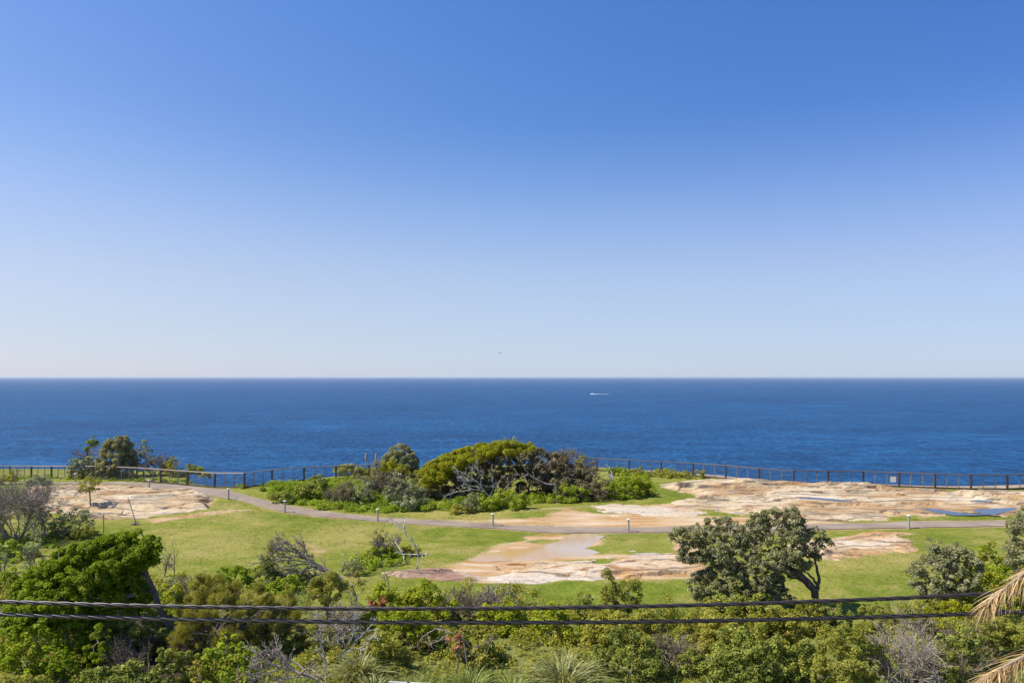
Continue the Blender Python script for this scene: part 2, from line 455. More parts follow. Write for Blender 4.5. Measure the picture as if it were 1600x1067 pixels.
# fence lines (photo columns and the row of each post's foot)
fenceA_px = [(-90, 746), (-52, 746), (-16, 746.2), (16, 746.4), (49, 746.8), (80.5, 747.2), (112, 747.8), (146, 748.6), (178, 750), (214, 752), (251, 755), (293, 758.5), (336, 762), (382, 763),
             (425, 756.5), (475, 751.5), (525, 748.8), (577, 746.6), (622, 744.5)]
fenceB_px = [(834, 732), (883, 733.5), (933, 735.5), (983, 738.5), (1033, 741.5), (1083, 744.3), (1134, 748.5), (1186, 754), (1240, 757.8), (1294, 758.6), (1349, 759), (1405, 761), (1461, 763.4), (1517, 765),
             (1574, 765.4), (1632, 763), (1690, 761), (1748, 760), (1806, 760)]
FA = hit(*np.array(fenceA_px).T); FB = hit(*np.array(fenceB_px).T)
FX = np.concatenate([[-160], FA[:, 0], FB[:, 0], [160]]); FY = np.concatenate([[FA[0, 1]], FA[:, 1], FB[:, 1], [FB[-1, 1]]])

def edge_y(x):
    off = np.interp(x, [-70, -37.5, -34, -22, -18, -8, 4, 12, 20, 30, 80], [9, 8.5, 2.0, 1.6, 5, 7, 5, 5, 4.5, 3.2, 3.5])
    return np.interp(x, FX, FY) + off + .9 * (fbm(x / 4, x * 0, 21) - .5) + .3

# ------------------------------------------------------------------ ground (one sheet out to the cliff edge and down the cliff)
def ground():
    xs = np.concatenate([np.arange(-150, -75, 3), np.arange(-75, 75, .34), np.arange(75, 151, 3)])
    sN = np.concatenate([np.linspace(-.6, 0, 12)[:-1], np.linspace(0, 1, 250)])
    X = np.repeat(xs[:, None], len(sN), 1)
    E = edge_y(xs)[:, None]
    Y = 18 + (E - 18) * sN[None]
    Z = base_z(X, Y)
    sh = X.shape
    Z = press(X.ravel().copy(), Y.ravel().copy(), Z.ravel().copy()).reshape(sh)
    d = sdf(X.ravel(), Y.ravel(), PATH_W).reshape(sh)
    Z -= .03 * ss(-.2, .2, d)
    Z -= .25 * ss(1.2, 0, E - Y)
    cx, cy, cz = [X], [Y], [Z]
    for k, dz in enumerate((1.5, 5, 12, 22, 36, 52, 74)):
        cx.append(xs[:, None]); cy.append(E + .4 + dz * .12 + 2.0 * (fbm(xs[:, None] / 6, xs[:, None] * 0 + dz / 6, 40) - .5)); cz.append(Z[:, -1:] - dz)
    X = np.concatenate(cx, 1); Y = np.concatenate(cy, 1); Z = np.concatenate(cz, 1)
    nx, ny = X.shape
    V = np.stack([X, Y, Z], -1).reshape(-1, 3)
    ids = np.arange(nx * ny).reshape(nx, ny)
    q = np.stack([ids[:-1, :-1], ids[1:, :-1], ids[1:, 1:], ids[:-1, 1:]], -1).reshape(-1, 4)
    x, y = V[:, 0], V[:, 1]
    def field(polys, e):
        f = np.zeros(len(x))
        for p in polys:
            x0, y0 = p.min(0) - e; x1, y1 = p.max(0) + e
            s = (x > x0) & (x < x1) & (y > y0) & (y < y1)
            f[s] = np.maximum(f[s], ss(-e, e, sdf(x[s], y[s], p)))
        return f
    sand = np.zeros(len(x))
    for sp_, st_ in zip(SAND, SAND_S):
        sand = np.maximum(sand, st_ * field([sp_], 1.8))
    sand = np.maximum(sand, .66 * field([ROCK[k_] for k_ in ROCK if k_ != 'low'], 1.2))
    sand = sand * (1 - .75 * field(GIS, .8))
    lush = field(LUSH, 1.2); dry = field(DRY, 2.0)
    lush = np.maximum(lush, .0)
    litter = field([wpoly(SCRUB_PX)], 1.2)
    rim = ss(4.5, 2.0, np.repeat(E, ny, 1).ravel() - y) * (x > 12)
    # the front edge of the path, where bare earth shows
    pd = sdf(x, y, PATH_W); sand = np.maximum(sand, .56 * ss(.7, .1, -pd) * (x > -22))
    cliff = (np.tile(np.arange(ny), nx) >= ny - 7).astype(float)
    cliff = np.maximum(cliff, rim)
    m, n, l, b = newmat("ground")
    tc = nd(n, "ShaderNodeTexCoord"); o = tc.outputs["Object"]
    big = noise(n, l, o, .11, 5, .6)
    med = noise(n, l, o, .7, 5, .65)
    fin = noise(n, l, o, 6, 4, .7)
    g = ramp(n, [(.30, (.09, .124, .012)), (.45, (.145, .172, .020)), (.55, (.20, .206, .036)), (.70, (.27, .24, .07))])
    l.new(math_(n, l, 'ADD', math_(n, l, 'MULTIPLY', big, .55), math_(n, l, 'MULTIPLY', med, .45)), g.inputs[0])
    gl = ramp(n, [(.3, (.078, .122, .009)), (.7, (.155, .195, .02))]); l.new(med, gl.inputs[0])
    gd = ramp(n, [(.3, (.22, .21, .05)), (.7, (.34, .28, .10))]); l.new(med, gd.inputs[0])
    col = mixc(n, l, math_(n, l, 'MULTIPLY', attr(n, "lush"), .85), g.outputs[0], gl.outputs[0])
    col = mixc(n, l, math_(n, l, 'MULTIPLY', attr(n, "dry"), .6), col, gd.outputs[0])
    dk = ramp(n, [(.54, 0.0), (.66, .35)]); l.new(noise(n, l, o, .45, 9, .72), dk.inputs[0])
    col = mixc(n, l, dk.outputs[0], col, (.075, .105, .014))
    yl = ramp(n, [(.51, 0.0), (.63, .75)]); l.new(noise(n, l, o, .28, 9, .7, (1, 1, 1.7)), yl.inputs[0])
    col = mixc(n, l, yl.outputs[0], col, (.28, .235, .075))
    fr = ramp(n, [(.3, .55), (.7, 1.3)]); l.new(fin, fr.inputs[0])
    col = mixc(n, l, 1.0, col, fr.outputs[0], 'MULTIPLY')
    # bare earth
    st = noise(n, l, o, .5, 6, .65, (.5, 2.2, 1))
    sr = ramp(n, [(.32, (.31, .165, .06)), (.44, (.385, .245, .12)), (.55, (.44, .32, .195)), (.68, (.50, .40, .29))]); l.new(st, sr.inputs[0])
    sc = mixc(n, l, .5, sr.outputs[0], mixc(n, l, fin, (.35, .35, .35), (1.5, 1.5, 1.5)), 'MULTIPLY')
    br = math_(n, l, 'ADD', math_(n, l, 'MULTIPLY', noise(n, l, o, .42, 9, .72, (.8, 1.3, 1)), .75), math_(n, l, 'MULTIPLY', fin, .25))
    f = math_(n, l, 'SUBTRACT', math_(n, l, 'ADD', math_(n, l, 'MULTIPLY', attr(n, "sand"), 1.05), br), 1.0)
    fm = nd(n, "ShaderNodeMapRange", interpolation_type='SMOOTHSTEP'); fm.inputs[1].default_value = -.14; fm.inputs[2].default_value = .16; l.new(f, fm.inputs[0])
    col = mixc(n, l, fm.outputs[0], col, sc)
    lt = ramp(n, [(.3, (.06, .07, .018)), (.5, (.13, .145, .036)), (.7, (.24, .235, .07))]); l.new(fin, lt.inputs[0])
    col = mixc(n, l, attr(n, "litter"), col, lt.outputs[0])
    hl = ramp(n, [(.3, (.022, .018, .012)), (.7, (.065, .052, .034))]); l.new(fin, hl.inputs[0])  # dark soil, with the big tree's shade put into its colour
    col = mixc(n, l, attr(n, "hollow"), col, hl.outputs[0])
    ck = ramp(n, [(.3, (.20, .14, .10)), (.7, (.45, .36, .27))]); l.new(noise(n, l, o, .6, 6, .6, (1, 1, 4)), ck.inputs[0])
    col = mixc(n, l, attr(n, "cliff"), col, ck.outputs[0])
    l.new(col, b.inputs["Base Color"]); b.inputs["Roughness"].default_value = .95; b.inputs["Specular IOR Level"].default_value = .1
    bp = nd(n, "ShaderNodeBump"); bp.inputs["Strength"].default_value = .7; bp.inputs["Distance"].default_value = .05
    l.new(math_(n, l, 'ADD', fin, med), bp.inputs["Height"]); l.new(bp.outputs[0], b.inputs["Normal"])
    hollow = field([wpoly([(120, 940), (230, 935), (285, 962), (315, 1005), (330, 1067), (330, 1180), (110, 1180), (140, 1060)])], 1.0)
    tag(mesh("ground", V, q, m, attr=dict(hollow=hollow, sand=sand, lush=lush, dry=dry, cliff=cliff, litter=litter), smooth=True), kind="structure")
ground()

# ------------------------------------------------------------------ sea
SEA = -70.0
def sea():
    m, n, l, b = newmat("sea_water")
    tc = nd(n, "ShaderNodeTexCoord"); o = tc.outputs["Object"]
    a = noise(n, l, o, .016, 3, .55, (.55, 1.5, 1))
    c = noise(n, l, o, .05, 5, .62, (.6, 1.0, 1))
    d = noise(n, l, o, .16, 4, .65, (.9, .55, 1))
    e = noise(n, l, o, .0035, 5, .6, (.45, 1.6, 1))
    hgt = math_(n, l, 'ADD', math_(n, l, 'MULTIPLY', c, 7.0), math_(n, l, 'MULTIPLY', d, 7.0))
    bp = nd(n, "ShaderNodeBump"); bp.inputs["Strength"].default_value = .9; bp.inputs["Distance"].default_value = 1.0
    l.new(hgt, bp.inputs["Height"]); l.new(bp.outputs[0], b.inputs["Normal"])
    r = ramp(n, [(.41, (.001, .029, .095)), (.5, (.003, .055, .158)), (.59, (.011, .100, .25))])  # light and dark reflections of the wave faces put into the water colour
    l.new(math_(n, l, 'ADD', math_(n, l, 'ADD', math_(n, l, 'ADD', math_(n, l, 'MULTIPLY', a, .18), math_(n, l, 'MULTIPLY', c, .22)), math_(n, l, 'MULTIPLY', e, .15)), math_(n, l, 'MULTIPLY', d, .45)), r.inputs[0])
    wc = ramp(n, [(.775, 0.0), (.80, .8)]); l.new(noise(n, l, o, .11, 3, .5, (.5, 1.2, 1)), wc.inputs[0])
    l.new(mixc(n, l, wc.outputs[0], r.outputs[0], (.6, .68, .76)), b.inputs["Base Color"])
    b.inputs["Roughness"].default_value = .4
    b.inputs["IOR"].default_value = 1.33
    b.inputs["Specular IOR Level"].default_value = .06
    W, L = 130000, 120000
    rows = [40, 400, 3000, 20000, L]
    V = [(x, y, SEA) for y in rows for x in (-W, -3000, 3000, W)]
    q = [(4 * r_ + k, 4 * r_ + k + 1, 4 * r_ + k + 5, 4 * r_ + k + 4) for r_ in range(len(rows) - 1) for k in range(3)]
    tag(mesh("sea", V, q, m), kind="structure")
sea()

# ------------------------------------------------------------------ path
def path():
    m, n, l, b = newmat("path_asphalt")
    tc = nd(n, "ShaderNodeTexCoord"); o = tc.outputs["Object"]
    r = ramp(n, [(.34, (.17, .135, .105)), (.5, (.235, .19, .15)), (.66, (.30, .25, .195))])
    l.new(math_(n, l, 'ADD', math_(n, l, 'MULTIPLY', noise(n, l, o, .35, 7, .68), .8), math_(n, l, 'MULTIPLY', noise(n, l, o, 14, 2, .6), .2)), r.inputs[0])
    l.new(r.outputs[0], b.inputs["Base Color"]); b.inputs["Roughness"].default_value = .9; b.inputs["Specular IOR Level"].default_value = .15
    K = 8
    t = np.linspace(0, len(PU) - 1, (len(PU) - 1) * 12 + 1)
    up = np.stack([np.interp(t, np.arange(len(PU)), PU[:, k]) for k in range(2)], -1)
    lo = np.stack([np.interp(t, np.arange(len(PL)), PL[:, k]) for k in range(2)], -1)
    jit = .34 * (fbm(t * 1.7, t * 0, 5) - .5)[:, None]
    dirv = (up - lo) / np.linalg.norm(up - lo, axis=1, keepdims=True)
    up = up + dirv * jit; lo = lo - dirv * .34 * (fbm(t * 1.9, t * 0 + 7, 6) - .5)[:, None]
    f = np.linspace(0, 1, K)[None, :, None]
    G = lo[:, None] * (1 - f) + up[:, None] * f
    z = base_z(G[..., 0], G[..., 1]) + .035
    V = np.concatenate([G, z[..., None]], -1)
    skirt = V[:, [0, -1]].copy(); skirt[..., 2] -= .12
    V = np.concatenate([skirt[:, :1], V, skirt[:, 1:]], 1)
    nx, ny, _ = V.shape
    ids = np.arange(nx * ny).reshape(nx, ny)
    q = np.stack([ids[:-1, :-1], ids[1:, :-1], ids[1:, 1:], ids[:-1, 1:]], -1).reshape(-1, 4)
    tag(mesh("path", V.reshape(-1, 3), q, m), kind="structure")
path()

# ------------------------------------------------------------------ rock platforms
def rockmat(name, cols, gs, amt=1.0):
    m, n, l, b = newmat(name)
    tc = nd(n, "ShaderNodeTexCoord"); o = tc.outputs["Object"]
    f1 = noise(n, l, o, .16, 8, .62, (.8, 1.2, 2))
    f2 = noise(n, l, o, .55, 8, .72, (.7, 1.0, 5))
    f3 = noise(n, l, o, 5, 4, .75)
    r = ramp(n, [(.36, cols[0]), (.45, cols[1]), (.52, cols[2]), (.62, cols[3])]); l.new(f1, r.inputs[0])
    col = r.outputs[0]
    s = ramp(n, [(.40, 1.0), (.475, 0.0)]); l.new(f2, s.inputs[0])
    col = mixc(n, l, math_(n, l, 'MULTIPLY', s.outputs[0], .95 * amt), col, gs[0])
    s2 = ramp(n, [(.54, 0.0), (.60, 1.0)]); l.new(noise(n, l, o, .33, 8, .7, (.8, 1.1, 2)), s2.inputs[0])
    col = mixc(n, l, math_(n, l, 'MULTIPLY', s2.outputs[0], .75 * amt), col, gs[1])
    # thin dark joints that wander through the stone
    w_ = nd(n, "ShaderNodeTexWave", bands_direction='Y'); w_.inputs["Scale"].default_value = .16; w_.inputs["Distortion"].default_value = 9; w_.inputs["Detail"].default_value = 5; w_.inputs["Detail Scale"].default_value = .9
    l.new(o, w_.inputs["Vector"])
    cr = ramp(n, [(.0, 1.0), (.10, 0.0)]); l.new(w_.outputs["Fac"], cr.inputs[0])
    col = mixc(n, l, math_(n, l, 'MULTIPLY', cr.outputs[0], .8 * amt), col, (.13, .095, .07))
    sp = ramp(n, [(.3, .70), (.65, 1.12)]); l.new(f3, sp.inputs[0])
    col = mixc(n, l, 1.0, col, sp.outputs[0], 'MULTIPLY')
    l.new(col, b.inputs["Base Color"]); b.inputs["Roughness"].default_value = .9; b.inputs["Specular IOR Level"].default_value = .15
    bp = nd(n, "ShaderNodeBump"); bp.inputs["Strength"].default_value = .9; bp.inputs["Distance"].default_value = .10
    l.new(math_(n, l, 'SUBTRACT', math_(n, l, 'ADD', f2, math_(n, l, 'MULTIPLY', f3, .5)), math_(n, l, 'MULTIPLY', cr.outputs[0], .4)), bp.inputs["Height"]); l.new(bp.outputs[0], b.inputs["Normal"])
    return m
MR = rockmat("pale_sandstone", [(.29, .165, .075), (.40, .28, .155), (.485, .38, .245), (.53, .45, .325)], [(.255, .155, .08), (.25, .225, .18)])
MO = rockmat("orange_sandstone", [(.34, .18, .07), (.43, .28, .14), (.50, .38, .25), (.53, .45, .35)], [(.27, .14, .06), (.38, .29, .19)])
MS = rockmat("smooth_sandstone", [(.43, .32, .21), (.47, .375, .275), (.49, .415, .325), (.51, .445, .37)], [(.42, .30, .19), (.47, .39, .29)], .35)
MB = rockmat("brown_rock", [(.24, .14, .10), (.34, .22, .155), (.44, .33, .245), (.54, .45, .37)], [(.19, .115, .085), (.30, .235, .19)])

def rock(key, m, amp, step, res=(.16, .14), edge=.8, seed=1):
    p = ROCK[key]
    x0, y0 = p.min(0) - 1; x1, y1 = p.max(0) + 1
    gx, gy = np.arange(x0, x1, res[0]), np.arange(y0, y1, res[1])
    X, Y = np.meshgrid(gx, gy, indexing='ij'); x, y = X.ravel(), Y.ravel()
    d = sdf(x, y, p) + edge * (3.4 * (fbm(x / 2.6, y / 1.9, seed + 30, 5) - .5) + .9 * (fbm(x / .6, y / .5, seed + 31, 2) - .5))
    d = d - 2.2 * edge * ss(.60, .70, fbm(x / 3.4, y / 1.6, seed + 33, 4))
    z0 = base_z(x, y)
    t = fbm(x / 9 + .12 * y, y / 4.2, seed, 6) * 9
    k = np.floor(t); fr = t - k
    ter = (k + ss(.62, .99, fr) + .10 * fr) - 3.6
    z = -.10 + (.10 + .02) * ss(-.25 * edge, .15 * edge, d) + ss(0, 1.3 * edge, d) * (amp + step * ter + .05 * (fbm(x / .7, y / .35, seed + 5) - .5))
    z = z0 + np.maximum(z, np.where(d > .2, .012, -1))
    z = press(x.copy(), y.copy(), z, .05, True)
    pd = sdf(x, y, PATH_W)
    z = np.where(pd > -.55, np.minimum(z, z0 - .1 * ss(-.5, -.1, pd) + .05), z)
    fd = y - np.interp(x, FX, FY)
    z = np.where(fd > -.4, np.minimum(z, z0 + .06), z)
    nx, ny = X.shape
    ids = np.arange(nx * ny).reshape(nx, ny)
    q = np.stack([ids[:-1, :-1], ids[1:, :-1], ids[1:, 1:], ids[:-1, 1:]], -1).reshape(-1, 4)
    keep = (d > -.4 * edge)[q].any(1)
    q = q[keep]
    used = np.unique(q); mp = np.zeros(nx * ny, int); mp[used] = np.arange(len(used))
    return tag(mesh("rock_platform", np.stack([x, y, z], -1)[used], mp[q], m), kind="structure")
rock('left', MR, .14, .19, (.13, .11), seed=2)
rock('right', MR, .13, .23, (.13, .11), seed=7)
rock('tongue', MS, .05, .014, (.16, .14), .6, 11)
rock('ledge', MO, .16, .15, (.13, .12), .7, 15)
rock('low', MB, .16, .10, (.10, .09), .6, 19)
rock('bank', MS, .05, .02, (.1, .1), .35, 41)
rock('streak', MS, .05, .02, (.12, .1), .6, 23)
rock('strata', MO, .03, .07, (.12, .1), .6, 27)
rock('slab', MS, .06, .02, (.12, .1), .5, 31)

# ------------------------------------------------------------------ puddles
def puddles():
    mb, n, l, b = newmat("muddy_water")
    tc = nd(n, "ShaderNodeTexCoord")
    r = ramp(n, [(.36, (.42, .28, .13)), (.64, (.41, .33, .245))]); l.new(noise(n, l, tc.outputs["Object"], .12, 3), r.inputs[0])
    l.new(r.outputs[0], b.inputs["Base Color"]); b.inputs["Roughness"].default_value = .06; b.inputs["IOR"].default_value = 1.33
    mc = newmat("clear_puddle"); b = mc[3]
    b.inputs["Base Color"].default_value = (.04, .055, .09, 1); b.inputs["Roughness"].default_value = .03; b.inputs["IOR"].default_value = 1.33
    for k, p in PUD.items():
        rng = np.random.default_rng(len(k))
        q = p; q2 = np.roll(q, -1, 0)
        pts = np.concatenate([q + (q2 - q) * (j / 4) for j in range(4)], 1).reshape(-1, 2)
        c = pts.mean(0); t = np.arange(len(pts))
        pts = pts + (pts - c) / np.linalg.norm(pts - c, axis=1, keepdims=True) * (.5 * (fbm(t / 5., t * 0, 50) - .5))[:, None] * .6
        me = bpy.data.meshes.new("puddle")
        me.from_pydata([(x, y, PUDZ[k]) for x, y in pts], [], [list(range(len(pts)))])
        me.materials.append(mb if k in ('brown', 'thin') else mc[0])
        tag(link(bpy.data.objects.new("puddle", me)), kind="structure")
puddles()

# ------------------------------------------------------------------ fences
FH = 1.42
def fence(pts, name, label, rail='rail'):
    root = thing(name, label, "fence", pts[0])
    o = pts[0]
    P = [p - o for p in pts]
    for p in P:
        v, f = merge([box(p[0] - .075, p[0] + .075, p[1] - .075, p[1] + .075, p[2] - .4, p[2] + FH + .03), box(p[0] - .06, p[0] + .06, p[1] - .06, p[1] + .06, p[2] + FH + .03, p[2] + FH + .055)])
        mesh("post", v, f, M['dark_timber'], root)
    for a, b in zip(P[:-1], P[1:]):
        up = np.array([0, 0, 1.])
        v, f = beam(a + up * (FH - .05), b + up * (FH - .05), .12, .085)
        v = [p_ + np.array([0, 0, .09]) for p_ in v]
        mesh("top_rail", v, f, M[rail], root)
        v, f = beam(a + up * .10, b + up * .10, .07, .14)
        mesh("bottom_rail", v, f, M['dark_timber'], root)
        L = np.linalg.norm(b - a)
        for t in (1 / 3, 2 / 3):
            p = a + (b - a) * t
            v, f = box(p[0] - .03, p[0] + .03, p[1] - .03, p[1] + .03, p[2] - .3, p[2] + FH - .02)
            mesh("mid_post", v, f, M['steel'], root)
        ch, n = [], int(L / .09)
        for k in range(1, n):
            p = a + (b - a) * (k / n); ch.append([p + up * .15, p + up * (FH - .06)])
        for k in range(1, 13):
            ch.append([a + up * (.16 + k * .095), b + up * (.16 + k * .095)])
        v, f = tubes(np.array(ch), np.full((len(ch), 2), .0028), 3)
        mesh("wire_mesh", v, f, M['mesh'], root)
fence(FA, "timber_fence", "timber fence with pale flat top rail running from the left edge past the path corner")
fence(FB, "timber_fence", "dark timber cliff fence with wire mesh behind the wide rock platform, on the right", 'rail_brown')

def fence_sign():
    a, b = FB[10], FB[11]
    p = a + (b - a) * .82
    ang = math.atan2(b[1] - a[1], b[0] - a[0])
    r = thing("warning_sign", "small white sign with dark header hanging on the cliff fence mesh", "sign", p + np.array([0, -.10, 0]), rz=ang)
    mesh("panel", *box(-.26, .26, -.012, .012, .50, 1.06), M['sign'], r)
    mesh("header", *box(-.22, .22, -.016, .016, 1.065, 1.15), M['dark_metal'], r)
fence_sign()

# ------------------------------------------------------------------ bollards
def bollards():
    L = [(118, 753.5, "pale bollard light at the far end of the path, left of the small lone tree"), (233, 765, "white bollard light standing on the rock platform edge beside the path"),
         (357, 780, "bollard light on the grass corner at the right tip of the rock platform"), (445, 800.5, "grey bollard light by the path where it bends around the green weeds"),
         (590, 814, "grey bollard light by the path just above the bare forked sapling"), (770, 822, "grey bollard light on a lush grass tuft above the muddy puddle"),
         (982, 831.5, "grey bollard light on the near path edge left of the large banksia tree"), (1420, 825.5, "tall pale bollard light in front of the puddles on the rock platform")]
    body = lathe([(.001, .05), (.075, .05), (.07, .10), (.068, .84), (.05, .86), (.05, .90), (.001, .90)])
    cap = lathe([(.001, .90), (.13, .90), (.145, .92), (.14, .955), (.09, .98), (.001, .985)])
    base = lathe([(.001, -.2), (.12, -.2), (.12, .05), (.001, .05)])
    first = None
    for px, py, lab in L:
        p = hit(px, py)
        if first is None:
            first = thing("bollard_light", lab, "bollard", p, "bollard lights along the path")
            mesh("post", *body, M['bollard'], first, smooth=False); mesh("cap", *cap, M['bollard_cap'], first); mesh("base", *base, M['steel'], first)
            continue
        r = first.copy(); C.objects.link(r); r.location = p; r["label"] = lab
        for ch in list(first.children):
            c = ch.copy(); C.objects.link(c); c.parent = r
bollards()

def pickets():
    L = [(30, 850, 823, "thin picket in the weeds at the far left, leftmost of the row"), (69, 848, 818, "thin picket beside the pale-leaved shrub under the leafless bush"), (162, 834, 803, "thin straight picket at the grass edge below the rock platform"),
         (478, 779, 757, "thin picket among the bright weeds near the fence corner"), (543, 784, 764, "thin picket in the weeds beside the brown twiggy shrub"), (644, 794, 765, "thin picket in front of the pale-leaved shrubs left of the thicket"), (704, 793, 764, "thin picket at the left end of the bleached dead tree"),
         (812, 784, 757, "thin picket in the weeds before the middle of the brown thicket"), (858, 776, 753, "pale picket in the weeds where the leaning thicket trunk ends"), (909, 775, 748, "picket in the weeds at the right end of the thicket"),
         (916, 775, 761, "short picket stub in the weeds beside a taller picket")]
    for px, py, ty, lab in L:
        p = hit(px, py); h = (py - ty) * p[1] / F
        v, f = merge([box(-.03, .03, -.006, .006, -.2, h), box(-.006, .006, .006, .04, -.2, h)])
        tag(mesh("fence_picket", v, f, M['picket'], loc=p), lab, "picket", "old wire fence pickets")
    p = hit(764, 776)
    v, f = lathe([(.001, -.2), (.10, -.2), (.10, .72), (.06, .76), (.001, .76)], 10)
    tag(mesh("marker_post", v, f, M['bollard'], loc=p), "short stout white post stub under the thicket", "post")
    p = hit(214, 820)
    tp = np.array([-.72, 0.1, 2.0])
    r = thing("leaning_stake", "dark stake leaning to the left from a stony foot at the rock platform edge", "stake", p)
    v, f = tubes([[(0, 0, -.1), tp * .5, tp]], [[.035, .03, .025]], 6); mesh("stake", v, f, M['picket'], r)
    v, f = tubes([[(-.6, .1, .0), (-.3, .05, .1), (.05, 0, .08), (.3, -.05, .0)], [(-.25, -.1, 0), (-.12, 0, .2), (0, .05, .12), (.1, .1, 0)]], [[.05, .11, .12, .04], [.04, .1, .1, .05]], 6); mesh("foot", v, f, M['brown_twig'], r)
    p = hit(178, 806)
    v, f = tubes([[(0, 0, .02), (.25, 0, .12), (.5, .1, .10), (.7, .1, .45)], [(.5, .1, .1), (.9, 0, .1), (1.2, 0, .25), (1.3, 0, .2)]], [[.04, .05, .05, .025], [.05, .04, .03, .02]], 5)
    tag(mesh("driftwood", v, f, M['bark'], loc=p), "dark crooked branch lying on the pale rock left of the leaning stake", "branch")
pickets()

# ------------------------------------------------------------------ plants
def unit(v):
    return v / (np.linalg.norm(v, axis=-1, keepdims=True) + 1e-9)

def leaves(cl, ln, wd, cov, rng, up=.5, squash=.85, cap=40000, shell=.72, strand=False, off=0.0):
    """cl (k,4) clumps -> leaf quads; returns verts, quads, rnd"""
    cl = np.asarray(cl, float); r = cl[:, 3]
    area = 4 * np.pi * r ** 2 * .5
    n = int(min(cap, cov * area.sum() / (ln * wd * .5)))
    k = rng.choice(len(cl), n, p=area / area.sum())
    d = unit(rng.normal(size=(n, 3)))
    d[:, 2] = np.where(rng.random(n) < .55, np.abs(d[:, 2]), d[:, 2])
    rad = r[k] * (shell + (1 - shell) * rng.random(n)) * (.9 + .2 * rng.random(n))
    p = cl[k, :3] + d * rad[:, None] * np.array([1, 1, squash])
    nrm = unit(d * .7 + rng.normal(size=(n, 3)) * .42 + np.array([0, 0, up]))
    if strand:
        t = unit(d * .6 + rng.normal(size=(n, 3)) * .35 + np.array([0, 0, .7]))
        b = unit(np.cross(t, nrm))
    else:
        t = rng.normal(size=(n, 3)); t = unit(t - nrm * (t * nrm).sum(1, keepdims=True) + d * .4)
        b = unit(np.cross(nrm, t))
    s = (.65 + .7 * rng.random(n))[:, None]
    L, W = t * ln * s * .5, b * wd * s * .5
    V = np.stack([p - L, p + W, p + L - nrm * ln * .12 * s, p - W], 1).reshape(-1, 3)
    q = np.arange(4 * n).reshape(n, 4)
    ck = rng.random(len(cl))
    rnd = np.clip(.34 * ck[k] + .60 * rng.random(n) + off, 0, 1)
    return V, q, rnd

def dome(a, b, h, rng, k, z0=.06, lean=0.0, flat=1.0):
    d = unit(rng.normal(size=(k * 2, 3))); d[:, 2] = np.abs(d[:, 2])
    d = d[:k]
    s = (.45 + .5 * rng.random(k) ** .6)[:, None]
    bump = (.72 + .42 * noise2(d[:, 0] * 2.3 + 5, d[:, 1] * 2.3 + d[:, 2] * 2, int(rng.integers(99))))[:, None]
    p = d * s * bump * np.array([a, b, h * (1 - z0) * flat])
    p[:, 2] += z0 * h
    p[:, 0] += lean * p[:, 2]
    r = 1.02 * min(a, b, h) * (.55 + .95 * rng.random(k)) / max(14, k) ** .42
    p[:, 2] -= z0 * h
    fx = np.quantile(np.abs(p[:, 0] - lean * p[:, 2]), .97) + .5 * r.mean(); fz = np.quantile(p[:, 2], .985) + .6 * r.mean()
    p[:, 0] *= a / max(fx, .05); p[:, 2] *= h * (1 - z0) * flat / max(fz, .05)
    p[:, 2] += z0 * h
    ns = max(2, k // 9)                                  # shoots that stick out of the outline
    t = rng.choice(k, ns)
    c = np.array([0, 0, h * .35])
    q = c + (p[t] - c) * (1.04 + .14 * rng.random(ns))[:, None]; q[:, 2] += .03 * h
    p = np.concatenate([p, q]); r = np.concatenate([r, r[t] * .45])
    return np.concatenate([p, r[:, None]], 1)

def in_poly(poly, D, base, rng, k, rr=(.3, .55), maxd=1.6, dk=1.3):
    """clumps filling a photo outline standing at depth D, with real thickness"""
    pw = np.array([at(x, y, D)[[0, 2]] for x, y in poly])
    out = []
    x0, z0 = pw.min(0); x1, z1 = pw.max(0)
    tries = 0
    while len(out) < k and tries < 60:
        tries += 1
        c = rng.random((k * 3, 2)) * [x1 - x0, z1 - z0] + [x0, z0]
        s = sdf(c[:, 0], c[:, 1], pw)
        r = rr[0] + (rr[1] - rr[0]) * rng.random(len(c))
        for (x, z), dd, ri in zip(c, s, r):
            if dd > ri * .25 and len(out) < k:
                ri = min(ri, dd + .10)
                th = min(maxd, dk * dd + .1)
                y = D + th * (rng.random() * 2 - 1)
                f = y / D
                out.append((x * (1 + (f - 1) * .0), y, z, ri))
    o = np.array(out); o[:, :3] -= base
    return o

